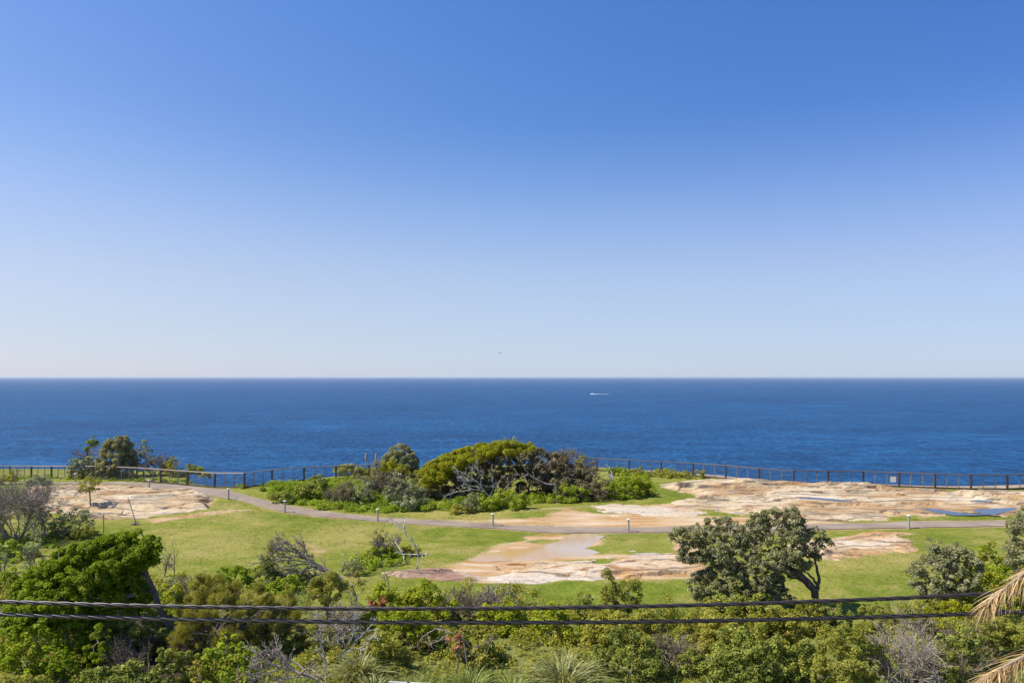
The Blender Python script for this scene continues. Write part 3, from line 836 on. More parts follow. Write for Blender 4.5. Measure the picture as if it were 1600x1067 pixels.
def growth(start, targets, rng, r0, tip=.012, wob=.12, m=6):
    """limbs from a trunk polyline to clump centres, each from the nearest node; thicker where more hang on it"""
    nodes = [np.array(p, float) for p in start]; par = [-1] + list(range(len(start) - 1))
    order = np.argsort([min(np.linalg.norm(t - n_) for n_ in nodes) for t in targets])
    chains = [list(range(len(nodes)))]
    for ti in order:
        t = np.array(targets[ti], float)
        arr = np.array(nodes)
        dv = np.linalg.norm(arr - t, axis=1) + .6 * np.maximum(0, arr[:, 2] - t[2])
        dv[0] += .5
        j = int(np.argmin(dv)); p = nodes[j]
        ch = [j]
        L = np.linalg.norm(t - p)
        for s in range(1, m):
            u = s / (m - 1)
            q = p + (t - p) * u + np.array([0, 0, .16 * L * math.sin(math.pi * u)]) + rng.normal(size=3) * wob * L * math.sin(math.pi * u) * .6
            nodes.append(q); par.append(ch[-1]); ch.append(len(nodes) - 1)
        chains.append(ch)
    cnt = np.zeros(len(nodes)); tips = {c[-1] for c in chains}
    for i in tips:
        cnt[i] += 1
    for i in range(len(nodes) - 1, 0, -1):
        if par[i] >= 0:
            cnt[par[i]] += cnt[i] if cnt[i] > 0 else 0
    mx = max(1, cnt[0])
    rad = tip + (r0 - tip) * (np.maximum(cnt, .5) / mx) ** .55
    V, Q, o = [], [], 0
    for ch in chains:
        P = np.array([[nodes[i] for i in ch]]); rr = rad[ch].copy()
        if len(ch) > 1:
            rr[0] = min(rr[0], rr[1] * 1.15)
        if ch is not chains[0]:
            rr[-1] = tip * .6
        v, q = tubes(P, rr[None], 7 if ch is chains[0] else 5)
        V.append(v); Q.append(q + o); o += len(v)
    return np.concatenate(V), np.concatenate(Q)

def twigs(h, w_, rng, n0=6, kids=(4, 4, 3), r0=.04, lean=(0, 0), spread=.8, rmin=.004, wob=.10, dep=None):
    """branching bare stems filling about w_ x h"""
    dep = dep or w_
    ang = rng.random(n0) * 2 * np.pi
    d = np.stack([np.cos(ang) * spread * w_ / (2 * h) + lean[0], np.sin(ang) * spread * dep / (2 * h) + lean[1], .55 + .45 * rng.random(n0)], -1)
    st = np.stack([np.cos(ang) * .06 * w_, np.sin(ang) * .06 * dep, ang * 0 - .05], -1)
    L = np.full(n0, h * .55); r = np.full(n0, r0)
    V, Q, o = [], [], 0
    for lev in range(len(kids) + 1):
        m = 5
        t = np.linspace(0, 1, m)[None, :, None]
        D = unit(d) * L[:, None]
        P = st[:, None] + D[:, None] * t + np.array([lean[0], lean[1], 0]) * (t ** 2) * L[:, None, None] * .35
        P = P + rng.normal(size=P.shape) * (wob * L[:, None, None] * .5) * t
        P[:, :, 2] = np.maximum(P[:, :, 2], -.1)
        rr = np.maximum(r[:, None] * np.linspace(1, .55, m)[None], rmin)
        v, q = tubes(P, rr, 5 if lev == 0 else (4 if lev == 1 else 3))
        V.append(v); Q.append(q + o); o += len(v)
        if lev == len(kids):
            break
        k = kids[lev]; N = len(P)
        pi = np.repeat(np.arange(N), k)
        tt = .3 + .7 * rng.random(N * k)
        fi = tt * (m - 1); i0 = np.minimum(fi.astype(int), m - 2); fr = (fi - i0)[:, None]
        st = P[pi, i0] * (1 - fr) + P[pi, i0 + 1] * fr
        d = unit(unit(d)[pi] * .9 + rng.normal(size=(N * k, 3)) * .55 + np.array([lean[0] * .3, lean[1] * .3, .12]))
        L = L[pi] * (.42 + .3 * rng.random(N * k)); r = r[pi] * .5
    return np.concatenate(V), np.concatenate(Q)

def blades(n, ln, wd, rng, spread=.15, up=.9, droop=1.0, m=6, out=None):
    """arching strap leaves from a clump -> verts, quads, rnd"""
    a = rng.random(n) * 2 * np.pi
    rad = spread * np.sqrt(rng.random(n))
    p0 = np.stack([np.cos(a) * rad, np.sin(a) * rad, -.03 + 0 * a], -1)
    a2 = a + rng.normal(size=n) * .5
    el = up * (.35 + .75 * rng.random(n)) * np.pi / 2
    d = np.stack([np.cos(a2) * np.cos(el), np.sin(a2) * np.cos(el), np.sin(el)], -1)
    L = ln * (.6 + .5 * rng.random(n))
    t = np.linspace(0, 1, m)[None, :, None]
    P = p0[:, None] + d[:, None] * L[:, None, None] * t - np.array([0, 0, 1.]) * droop * L[:, None, None] * .45 * t ** 2.4
    hor = np.stack([np.cos(a2), np.sin(a2), 0 * a2], -1)
    P = P + hor[:, None] * (L * .22 * droop)[:, None, None] * t ** 2
    s = np.stack([-np.sin(a2), np.cos(a2), 0 * a2], -1)
    s = unit(s + rng.normal(size=s.shape) * .35)
    W = wd * .5 * np.array([.8, 1, 1, .85, .6, .12])[:m][None, :, None]
    A = P - s[:, None] * W; B = P + s[:, None] * W
    V = np.stack([A, B], 2).reshape(-1, 3)
    ids = np.arange(n * m * 2).reshape(n, m, 2)
    q = np.stack([ids[:, :-1, 0], ids[:, :-1, 1], ids[:, 1:, 1], ids[:, 1:, 0]], -1).reshape(-1, 4)
    return V, q, np.repeat(np.clip(rng.random(n) * .8 + .1, 0, 1), m - 1)

PXM = 736.0                      # render pixels per radian
LEAF = dict(tea=(.085, .055), bright=(.10, .06), yellow=(.08, .05), banksia=(.13, .045), pale=(.10, .05), dark=(.09, .055), olive=(.09, .035), feather=(.24, .012),
            mid=(.09, .05), brown=(.07, .03), red=(.10, .06), weed=(.12, .07), scrub=(.11, .055))
seedc = [100]
def RNG():
    seedc[0] += 1
    return np.random.default_rng(seedc[0])

def leafsize(mk, D):
    ln, wd = LEAF[mk]
    k = max(1.0, 1.45 * D / PXM / ln) if mk != 'feather' else max(1, D / 36)
    return ln * k, wd * k

def foot(cx, by, D):
    if D is None:
        return hit(cx, by)
    x = (cx - 800) / F * D
    return np.array([x, D, float(base_z(np.array(x), np.array(float(D))))])

def bush(mk, cx, by, wpx, ty, name, label, cat="shrub", group=None, k=None, stem='brown_twig', tw=0, z0=.06, lean=0, cov=1.25, cap=15000, dk=.8, stems=7, flat=1.0, D=None, twk=(4, 4)):
    """a rounded shrub: foot at photo pixel (cx, by), wpx wide, top at row ty"""
    rng = RNG()
    p = foot(cx, by, D)
    D = p[1]; h = max(.25, H - (ty - Y0) / F * D - p[2]); a = wpx * D / F / 2
    r = thing(name, label, cat, p, group)
    k = int(1.9 * k) if k else int(np.clip(34 + a * h * 22, 34, 170))
    cl = dome(a, a * dk, h, rng, k, z0, lean, flat)
    ln, wd = leafsize(mk, D)
    lv = 1 if mk == 'feather' else .8 + .6 * rng.random()
    v, q, rn = leaves(cl, ln * lv, wd * lv, cov, rng, cap=cap, strand=(mk == 'feather'), shell=.12 if mk == 'feather' else .72, squash=1.15 if mk == 'feather' else .85, off=.22 * rng.random() - .05)
    mesh("foliage", v, q, M[mk], r, fattr=dict(rnd=rn))
    if tw:
        v, q = twigs(h * .95, 2 * a * .9, rng, tw, twk, max(.012, h * .014), (lean, 0), .8, D * .00022)
    else:
        top = cl[rng.choice(len(cl), min(stems, len(cl)), False), :3]
        v, q = growth([(0, 0, -.15), (0, 0, h * .12)], top, rng, max(.02, h * .02), .008, .1)
    mesh("stems", v, q, M[stem], r)
    return r

def deadbush(cx, by, wpx, ty, name, label, cat="dead shrub", mat='twig', group=None, n0=8, kids=(4, 4, 4), lean=(0, 0), r0=None, spread=.9, leafy=None, cov=.5, rmin=.00022, D=None):
    rng = RNG()
    p = foot(cx, by, D)
    D = p[1]; h = max(.25, H - (ty - Y0) / F * D - p[2]); w_ = wpx * D / F
    r = thing(name, label, cat, p, group)
    v, q = twigs(h, w_, rng, n0, kids, r0 or max(.02, h * .018), lean, spread, D * rmin, .12, w_ * .8)
    mesh("branches", v, q, M[mat], r)
    if leafy:
        cl = dome(w_ / 2, w_ * .4, h, rng, 22, .15, lean[0]); ln, wd = leafsize(leafy, D)
        v, q, rn = leaves(cl, ln, wd, cov, rng, cap=9000, shell=.1); mesh("foliage", v, q, M[leafy], r, fattr=dict(rnd=rn))
    return r

def tuft(cx, by, wpx, ty, label, mk='strap', n=260, name="strap_leaf_tuft", wd=.03, group="strap-leaved tufts in the scrub", droop=1.0, up=.9):
    rng = RNG()
    p = hit(cx, by); D = p[1]; h = (by - ty) * D / F; a = wpx * D / F / 2
    ln = max(h * 1.15, a * 1.1)
    v, q, rn = blades(n, ln, wd, rng, .12 + a * .15, up, droop)
    return tag(mesh(name, v, q, M[mk], loc=p, fattr=dict(rnd=rn)), label, "tuft", group)

def tree(poly, cx, by, trunk_px, mk, name, label, cat="tree", dk=1.3, lsz=1.0, k=60, rr=(.3, .55), maxd=1.8, r0=.16, bark='bark', cov=1.3, cap=70000, limbs=26, D=None, group=None, squash=.85, shell=.72, extra=None, tip=.014):
    """a tree whose crown fills a photo outline and whose trunk follows photo points, standing at its own depth"""
    rng = RNG()
    p = foot(cx, by, D)
    D = p[1]
    r = thing(name, label, cat, p, group)
    cl = in_poly(poly, D, p, rng, k, rr, maxd, dk)
    ln, wd = leafsize(mk, D)
    ln *= lsz; wd *= lsz
    v, q, rn = leaves(cl, ln, wd, cov, rng, cap=cap, squash=squash, shell=shell, strand=(mk == 'feather'))
    mesh("crown", v, q, M[mk], r, fattr=dict(rnd=rn))
    st = [np.array([0, 0, -.25])] + [at(x, y, D) - p for x, y in trunk_px]
    sel = cl[rng.choice(len(cl), min(limbs, len(cl)), False), :3]
    v, q = growth(st, sel, rng, r0, tip, .12)
    mesh("trunk", v, q, M[bark], r)
    for e in extra or []:
        e(r, p, D, rng)
    return r

def bare(px, name, label, mat, cat="dead tree", r=(.07, .012), D=None, by=None, tw=0, twh=.8, leafy=None, group=None, dj=.25):
    """bare limbs: each a list of photo points, the first one rooted"""
    rng = RNG()
    p = foot(*px[0][0], D)
    D = p[1]
    ro = thing(name, label, cat, p, group)
    V, Q, o, ends = [], [], 0, []
    for ci, ch in enumerate(px):
        c = np.array(ch, float); t = np.linspace(0, len(c) - 1, len(c) * 3)
        pts = np.stack([np.interp(t, np.arange(len(c)), c[:, k]) for k in (0, 1)], -1)
        P = np.array([at(x, y, D) - p for x, y in pts])
        off = rng.normal() * dj * np.linalg.norm(P[-1] - P[0])
        P[:, 1] += np.linspace(0, 1, len(P)) ** 1.3 * (off if ci else 0)
        P[1:-1] += rng.normal(size=P[1:-1].shape) * .018
        if ci == 0:
            P[0, 2] = min(P[0, 2], 0) - .2
        r0 = r[0] * (1 if ci == 0 else .6)
        v, q = tubes(P[None], np.linspace(r0, r[1], len(P))[None], 6)
        V.append(v); Q.append(q + o); o += len(v); ends.append((P[-1], unit(P[-1] - P[-3])))
        if tw:
            for s in np.linspace(len(P) * .35, len(P) - 1, tw).astype(int):
                e = P[s]; d0 = unit(P[min(s + 1, len(P) - 1)] - P[s - 1])
                ch2 = []
                for _ in range(4):
                    d = unit(d0 + rng.normal(size=3) * .6 + np.array([0, 0, .3])) * twh * (.4 + .7 * rng.random())
                    ch2.append([e, e + d * .5 + rng.normal(size=3) * .03, e + d])
                    for _ in range(3):
                        f = unit(d + rng.normal(size=3) * .5 * twh) * twh * .4 * rng.random()
                        ch2.append([e + d * .6, e + d * .6 + f * .5 + rng.normal(size=3) * .02, e + d * .6 + f])
                v, q = tubes(np.array(ch2), np.tile([r[1] * .9, r[1] * .6, r[1] * .35], (len(ch2), 1)), 3)
                V.append(v); Q.append(q + o); o += len(v)
    mesh("branches", np.concatenate(V), np.concatenate(Q), M[mat], ro)
    return ro

# ---- beyond the cliff fence, left
tree([(152, 745), (151, 715), (160, 692), (178, 682), (196, 681), (208, 695), (214, 720), (212, 742), (190, 748)], 183, 751, [(184, 742), (183, 730)], 'banksia', "coastal_banksia",
     "rounded grey-green banksia behind the cliff fence, tallest of the clump over the dark gap", k=260, rr=(.2, .4), r0=.14, limbs=30, D=82, cov=1.9)
tree([(134, 702), (136, 692), (142, 681), (150, 679), (153, 690), (146, 704), (138, 712)], 146, 750, [(147, 738), (143, 722), (137, 712)], 'tea', "wind_bent_tree",
     "small wind-bent tree with a green top tuft left of the grey-green banksia", k=14, rr=(.25, .45), r0=.10, limbs=9, D=85)
deadbush(129, 751, 30, 688, "twiggy_tree", "sparse leafless grey tree at the left end of the clump behind the fence", mat='brown_twig', n0=4, kids=(4, 4, 3), D=85, r0=.05, spread=1.0)
bush('pale', 128, 751, 46, 714, "coastal_shrub", "pale grey-green low shrub behind the fence under the wind-bent tree", tw=6, D=83)
bush('banksia', 224, 752, 34, 690, "coastal_shrub", "upright grey-green shrub right of the rounded banksia behind the fence", D=83, k=30)
deadbush(243, 754, 52, 704, "twiggy_shrub", "brown-grey twiggy shrub behind the fence between green bushes", mat='brown_twig', D=82, n0=11, kids=(5, 4, 4))
bush('yellow', 270, 756, 26, 714, "coastal_shrub", "yellow-green upright bush behind the fence at the right end of the clump", D=81, k=24)
bush('dark', 299, 757, 38, 725, "coastal_shrub", "low dark green bush beyond the fence where the clump tapers to the sea", D=82, k=24)
bush('olive', 322, 760, 26, 738, "coastal_shrub", "smallest olive bush last in the clump beyond the fence", D=80, k=14)
bush('yellow', 8, 757, 40, 737, "coastal_shrub", "yellow-green bush at the far left edge in front of the fence", k=18)
deadbush(22, 752, 16, 724, "twiggy_shrub", "small bare twig bush rising over the fence rail at the far left", n0=4, kids=(4, 4))
bush('pale', 58, 759, 40, 742, "coastal_shrub", "grey-green low bush in front of the fence at the far left", k=16, tw=5)
# ---- small lone tree and left edge
tree([(120, 766), (122, 755), (132, 745), (142, 744), (152, 750), (159, 754), (158, 764), (146, 768), (130, 769)], 141, 794, [(141, 780), (140, 768)], 'olive', "small_tree",
     "small lone tree with a mop crown on a thin stem above the left rock platform", k=26, rr=(.15, .3), r0=.05, limbs=14, cov=1.0)
deadbush(22, 846, 105, 738, "leafless_shrub", "large grey leafless windswept shrub at the left edge of the lawn", n0=18, kids=(6, 6, 6), lean=(-.12, 0), r0=.05, spread=1.05)
bush('pale', 70, 836, 28, 790, "pale_shrub", "pale grey-leaved shrub standing against the leafless shrub's right side", tw=5, cov=.8)
bush('pale', 112, 838, 64, 796, "pale_shrub", "wide pale-leaved shrub below the rock platform left of the straight picket", tw=7, cov=.9)
bush('mid', 132, 842, 36, 822, "low_bush", "low dark-green bush at the foot of the wide pale-leaved shrub", k=14)
bush('weed', 18, 872, 70, 846, "low_bush", "bright green low bush at the left edge under the leafless shrub", k=16)
bush('pale', 52, 893, 36, 836, "pale_sapling", "tall pale-leaved sapling left of the big bright green tree", tw=5, cov=.8, cat="sapling")
bush('pale', 4, 896, 24, 850, "pale_sapling", "grey-leaved sapling cut by the left frame edge", tw=4, cov=.8, cat="sapling")
bush('tea', 10, 940, 60, 888, "tea_tree_bush", "dark bright-green bush at the left edge behind the big tree")
deadbush(6, 1000, 50, 930, "twiggy_shrub", "grey twiggy dry shrub at the left edge beside the big green tree", n0=9, kids=(4, 4, 4))
# ---- the big windswept tree
def small_limbs(r, p, D, rng):
    pass
tree([(6, 985), (12, 935), (38, 895), (74, 869), (114, 850), (150, 840), (185, 832), (215, 828), (242, 838), (252, 852), (249, 872), (242, 884), (226, 890), (214, 900), (230, 912), (240, 930), (236, 950), (205, 960), (178, 958), (170, 975), (130, 985), (60, 990), (25, 992)],
     285, 1018, [(282, 1004), (272, 988), (258, 968), (247, 945), (241, 925), (231, 902), (226, 885)], 'tea', "windswept_tree", "big bright green windswept tree with a dark leaning trunk behind the cables",
     k=1150, rr=(.12, .24), maxd=1.8, r0=.13, cov=1.8, cap=150000, limbs=110, dk=1.0)
bush('tea', 38, 1062, 100, 962, "tea_tree_bush", "bright green rounded bush at the left edge below the cables", cap=22000)
bush('tea', 112, 1034, 66, 962, "tea_tree_bush", "bright green rounded bush under the lower cable, middle of the three below the big tree")
bush('tea', 154, 1042, 50, 978, "tea_tree_bush", "upright bright green bush beside the dark hollow under the big tree")
bush('tea', 98, 1072, 58, 1014, "tea_tree_bush", "small bright green bush at the bottom edge, lowest under the big tree")
bush('dark', 222, 1016, 130, 952, "dark_shrub", "dark shaded shrub filling the hollow under the big tree's crown", k=50)  # dark bush added to stand for the shade below the crown
bush('tea', 160, 1006, 90, 950, "tea_tree_bush", "green bush joining the underside of the big tree's crown", k=44)
deadbush(232, 1050, 150, 972, "dead_branches", "dark tangle of dead branches in the hollow under the big tree", mat='bark', n0=14, kids=(5, 4, 3), spread=1.3)
bush('dark', 268, 1075, 70, 1010, "dark_shrub", "dark shrub at the foot of the big tree's leaning trunk", k=30)
bush('dark', 195, 1100, 150, 1035, "dark_shrub", "dark shaded shrub at the bottom below the dead tangle", k=40)
bush('olive', 20, 1112, 120, 1048, "low_bush", "yellowish low bush at the bottom left corner")
# ---- between the big tree and the feathery bushes
bare([[(273, 905), (273, 885), (272, 860), (270, 850)], [(273, 880), (264, 866), (258, 862)], [(272, 872), (282, 862)], [(273, 892), (262, 880)]], "sapling", "thin sapling with sparse leaves on the lawn edge right of the big tree", 'grey_bark', "sapling", (.03, .008), tw=2, twh=.3)
bush('pale', 256, 900, 18, 855, "pale_sapling", "narrow pale sapling touching the big tree's right side", tw=4, cov=.6, cat="sapling", k=16)
bush('bright', 278, 922, 34, 896, "low_bush", "bright green bush among grey scrub right of the big tree's trunk", k=18)
deadbush(290, 935, 56, 896, "twiggy_shrub", "grey twiggy shrub between the big tree and the lawn", n0=9, kids=(4, 4, 4), leafy='pale', cov=.35)
deadbush(322, 925, 40, 892, "twiggy_shrub", "pinkish-grey twig shrub at the lawn edge above the feathery olive bush", mat='brown_twig', n0=8, kids=(4, 4, 4), leafy='pale', cov=.3)
bush('bright', 262, 960, 66, 912, "leafy_bush", "bright green bush behind the upper cable at the big tree's trunk")
bush('bright', 276, 985, 30, 948, "leafy_bush", "small bright green bush between the cables by the big trunk", k=16)
bush('weed', 368, 916, 66, 884, "low_bush", "fresh lime-green low bush at the lawn edge left of the leaning bush", k=22)
bush('dark', 414, 918, 44, 868, "dark_shrub", "dark green leafy bush at the left foot of the leaning windswept bush")
bush('weed', 444, 925, 60, 900, "low_bush", "lime-green low bush under the leaning windswept bush", k=22)
bush('feather', 335, 1030, 150, 903, "feathery_bush", "large feathery olive-brown bush, left and bigger of the two behind the cables", tw=9, cov=4.2, cap=70000, k=70)
bush('feather', 425, 1018, 92, 915, "feathery_bush", "feathery olive bush, right and smaller of the two behind the cables", tw=7, cov=4.2, cap=50000, k=40)
bush('dark', 430, 1018, 70, 962, "dark_shrub", "dark green shrub in the shade below the smaller feathery bush")
bush('weed', 358, 1078, 90, 996, "yellow_bush", "yellow-green bush at the bottom below the large feathery bush", k=44)
bush('mid', 318, 1080, 50, 1022, "leafy_bush", "grey-green bush at the bottom left of the yellow-green bush", k=22)
bare([[(505, 1065), (470, 1052), (440, 1042), (410, 1032), (396, 1018)], [(470, 1052), (440, 1030), (415, 1022), (400, 1040)], [(490, 1058), (460, 1036), (440, 1034), (425, 1012)], [(440, 1042), (415, 1052), (398, 1056)], [(470, 1052), (485, 1038), (505, 1050)], [(430, 1040), (410, 1046), (392, 1036)],
      [(480, 1056), (450, 1058), (420, 1066)], [(455, 1047), (432, 1022), (420, 1020)]], "fallen_branch", "grey dead branches sprawling at the bottom right of the yellow-green bush", 'twig', "dead branch", (.05, .014), tw=5, twh=.5, D=22.8)
# ---- leaning windswept bush on the lawn
tree([(404, 905), (402, 886), (416, 862), (425, 846), (438, 845), (440, 856), (462, 850), (480, 852), (492, 868), (486, 880), (500, 892), (488, 905), (455, 912), (425, 910)], 536, 912, [(528, 900), (512, 894), (495, 886), (478, 872), (462, 860)], 'brown', "leaning_bush",
     "grey-brown windswept bush leaning left with a thick bare trunk on the lawn", "shrub", k=120, rr=(.10, .2), maxd=1.2, r0=.09, limbs=90, bark='grey_bark', cov=.22, shell=.1)
bare([[(546, 912), (530, 900), (510, 889), (490, 878), (472, 864), (455, 852), (441, 843)], [(510, 889), (486, 888), (458, 892), (430, 900)], [(492, 879), (466, 874), (438, 870), (415, 874)], [(474, 866), (455, 860), (432, 856)], [(520, 895), (494, 900), (464, 908)], [(484, 874), (476, 858), (468, 848)], [(500, 884), (470, 880), (444, 884), (420, 890)], [(464, 858), (446, 848), (436, 850)]],
     "leaning_trunk_bush", "bare grey-brown limbs fanning left from the leaning bush's thick trunk on the lawn", 'twig', "shrub", (.085, .016), tw=7, twh=.75, D=float(hit(540, 912)[1]) - .5)
bush('olive', 430, 868, 26, 844, "lawn_bush", "olive-green leafy bush at the left top end of the leaning windswept bush", k=16, D=float(hit(470, 905)[1]), cat="shrub", z0=.6)
deadbush(478, 911, 90, 882, "twiggy_shrub", "dense grey twigs under the leaning windswept bush", mat='twig', n0=12, kids=(4, 4, 4), lean=(-.3, 0))
bush('dark', 448, 916, 60, 892, "dark_shrub", "dark leafy undergrowth beneath the leaning windswept bush", k=24)
bush('pale', 548, 898, 34, 864, "pale_shrub", "grey-leaved small shrub right of the leaning bush's trunk", tw=6, cov=.6)
bush('mid', 566, 895, 16, 868, "low_bush", "small olive shrub between the two lawn bushes", k=10)
# ---- lawn bush and forked tree
bush('olive', 592, 868, 30, 826, "lawn_bush", "round dark green bush on the lawn beside the bare forked sapling", k=22, tw=5)
deadbush(608, 870, 44, 826, "twiggy_shrub", "grey-brown twig half of the lawn bush left of the forked sapling", mat='twig', n0=9, kids=(4, 4, 4), lean=(-.1, 0))
bush('bright', 600, 873, 70, 854, "low_bush", "bright green weedy bush at the foot of the round lawn bush", k=20)
bush('mid', 634, 868, 40, 852, "low_bush", "low green bush under the bare forked sapling", k=12)
bare([[(652, 894), (653, 876), (652, 862), (645, 846), (636, 838), (632, 826), (622, 816), (612, 812)], [(652, 864), (648, 850), (645, 843)], [(634, 832), (632, 822), (630, 814)], [(652, 866), (640, 866), (626, 864)], [(653, 866), (664, 864)], [(632, 880), (630, 868), (622, 858), (616, 852)], [(634, 832), (622, 822), (614, 818)]],
     "forked_sapling", "bare pale forked sapling leaning left on the lawn", 'white_wood', "dead tree", (.055, .016), tw=2, twh=.35)
bare([[(608, 922), (606, 905), (600, 890), (598, 880)], [(606, 905), (614, 892), (618, 884)], [(607, 912), (598, 902)]], "sapling", "thin leafy stem standing before the low brown rock", 'grey_bark', "sapling", (.022, .008), tw=3, twh=.35)
# ---- the thicket in the middle
p_th = float(hit(760, 778)[1])
tree([(650, 770), (652, 742), (662, 726), (690, 711), (720, 700), (755, 691), (790, 688), (815, 690), (840, 700), (830, 712), (800, 716), (775, 718), (745, 728), (722, 738), (702, 752), (684, 764), (668, 772)], 735, 786, [(732, 772), (722, 755), (712, 738)], 'yellow', "windswept_thicket",
     "long yellow-green windswept thicket arching over bare twigs in the middle", "thicket", k=520, rr=(.24, .46), maxd=2.6, r0=.10, limbs=60, bark='brown_twig', cov=2.0, cap=80000, D=p_th + 1, dk=3.0)
tree([(652, 785), (662, 760), (690, 742), (720, 724), (755, 708), (800, 700), (845, 698), (880, 710), (915, 722), (930, 750), (915, 772), (870, 776), (830, 780), (790, 784), (740, 787)], 790, 786, [(792, 776), (790, 760), (786, 744)], 'brown', "twiggy_thicket",
     "dark brown twiggy thicket under the yellow-green canopy in the middle", "thicket", k=560, rr=(.26, .5), maxd=1.6, r0=.08, limbs=240, bark='brown_twig', cov=1.5, shell=.05, D=p_th + .6, cap=120000, lsz=1.7, dk=2.0)
bush('yellow', 826, 716, 40, 692, "thicket_bush", "olive-yellow bush forming the right end of the windswept thicket's crest", k=26, D=p_th + 1.2, z0=.6)
tuft_p = tuft(795, 690, 22, 684, "dark green spiky tuft on the crest of the windswept thicket", 'dark', 60, wd=.05, group=None)
tuft_p.location = at(796, 693, p_th + .6)
tuft_p.name = "spiky_crown_tuft"
deadbush(862, 772, 90, 702, "twiggy_shrub", "tall grey twiggy shrub sloping down from the thicket's right end", mat='twig', n0=13, kids=(5, 4, 4), lean=(.1, 0), D=p_th + 1.5, leafy='brown', cov=.5)
deadbush(908, 772, 46, 710, "twiggy_shrub", "brown twig bush just left of the dark fence's first visible post", mat='brown_twig', n0=9, kids=(4, 4, 4), D=p_th + .5, leafy='brown', cov=.5)
bush('olive', 907, 730, 20, 708, "thicket_bush", "small olive bush crowning the brown twigs near the dark fence's first post", k=14, D=p_th + .4, z0=.65)
bare([[(775, 790), (758, 768), (745, 752), (730, 742), (716, 736)], [(758, 768), (740, 764), (712, 768), (700, 772)], [(750, 758), (752, 744), (748, 734)], [(745, 752), (728, 752), (718, 744)], [(738, 746), (736, 736), (742, 730)], [(765, 776), (772, 760), (768, 745)], [(752, 762), (730, 758), (722, 750)]],
     "bleached_tree", "bleached white dead tree fallen in front of the brown thicket", 'bleached', "dead tree", (.075, .022), tw=4, twh=.8, D=p_th - 3.2)
bare([[(872, 757), (855, 756), (835, 748), (822, 736), (815, 722)], [(835, 748), (832, 735), (842, 724), (848, 716)], [(826, 740), (818, 745), (810, 742)]], "dead_tree", "pale bare trunk leaning out of the brown thicket's right side", 'grey_bark', "trunk", (.12, .03), tw=2, twh=1.0, D=p_th - 2.6)
bare([[(784, 786), (780, 772), (776, 760), (782, 750)], [(780, 774), (790, 762), (796, 755)], [(786, 784), (797, 774), (808, 772)]], "dead_tree", "grey forked trunk low in the middle of the brown thicket", 'twig', "trunk", (.08, .03), tw=2, twh=.8, D=p_th - 2.8)
tree([(594, 738), (597, 716), (609, 701), (624, 692), (641, 697), (652, 711), (657, 730), (650, 746), (604, 748)], 626, 752, [(626, 745), (625, 732)], 'banksia', "coastal_banksia",
     "dark rounded banksia on the skyline left of the thicket", "shrub", k=170, rr=(.18, .36), maxd=1.6, r0=.10, limbs=30, cov=1.5, D=p_th + 3)
bush('pale', 596, 742, 26, 720, "coastal_shrub", "small pale shrub at the left foot of the skyline banksia", k=14, D=p_th + 3.5)
bush('yellow', 613, 752, 62, 719, "yellow_bush", "yellow-green topped bush in front of the skyline banksia", k=26, D=p_th + .6, z0=.55)
deadbush(604, 776, 84, 722, "twiggy_shrub", "grey-brown twiggy shrub with a forked stem left of the thicket", mat='brown_twig', n0=12, kids=(5, 4, 4), leafy='brown', cov=.5, D=p_th - .5)
bush('olive', 638, 772, 44, 726, "coastal_shrub", "olive-grey shrub squeezed between twigs and the yellow-green thicket", k=26, D=p_th)
bush('pale', 622, 792, 46, 738, "pale_shrub", "pale-leaved tall shrub in front of the thicket's left end", tw=6, cov=.8)
bush('pale', 649, 794, 40, 748, "pale_shrub", "pale-leaved shrub with whitish tips at the thicket's lower left corner", tw=6, cov=.9)
bush('pale', 636, 798, 36, 776, "pale_shrub", "low pale shrub beside the picket below the thicket's left end", k=14)
bush('dark', 486, 780, 58, 752, "dark_shrub", "dark green leafy bush in the weeds above the path bend", k=24)
deadbush(537, 788, 52, 752, "twiggy_shrub", "brown dry twiggy bush among bright weeds left of the pale shrubs", mat='brown_twig', n0=9, kids=(4, 4, 4), leafy='brown', cov=.6)
bush('pale', 566, 788, 40, 752, "pale_shrub", "light green pale shrub between the dry bush and the thicket", tw=5, cov=1.0)
bush('olive', 545, 757, 44, 724, "coastal_shrub", "olive bush beyond the end of the pale-railed fence", k=18, D=83)
bush('dark', 495, 757, 34, 742, "low_bush", "low green bush at the foot of the fence near the weeds", k=14, D=76)
bush('yellow', 570, 752, 34, 730, "coastal_shrub", "yellowish bush behind the pale-railed fence's last bay", k=16, D=83)
for cx, lab in ((572, "pale cream flower spike rising above the fence end, left of its twin"), (588, "dull flower spike above the fence end, next to the pale shrub")):
    p = foot(cx, 750, 84)
    r = thing("flower_spike", lab, "flower spike", p, "flower spikes behind the fence")
    v, f = lathe([(.02, 0), (.025, 1.35), (.09, 1.45), (.13, 1.8), (.09, 2.2), (.02, 2.35)], 7); mesh("spike", v, f, M['rail' if cx == 572 else 'twig'], r)
    v, q, rn = blades(40, .8, .06, RNG(), .1); mesh("leaves", v, q, M['tuft'], r, fattr=dict(rnd=rn))
bush('weed', 1392 - 425, 745, 38, 727, "coastal_shrub", "fresh green bush behind the first bay of the dark fence", k=18, D=81)
bush('olive', 998, 746, 30, 729, "coastal_shrub", "brownish low bush behind the dark fence's second bay", k=14, D=80)
bush('olive', 1040, 750, 60, 730, "coastal_shrub", "olive low mound of scrub behind the dark fence", k=22, D=80, flat=.8)
bush('olive', 1078, 750, 50, 733, "coastal_shrub", "thin olive scrub tapering out behind the dark fence before the rocks", k=16, D=79)
bush('brown', 925, 780, 60, 742, "twiggy_shrub", "grey-brown leafy shrub at the thicket's right end by the dead trunk", tw=8, k=26, cov=.8)
bush('brown', 893, 780, 60, 744, "twiggy_shrub", "low brown shrub under the thicket's right end", tw=8, k=26, cov=.8)
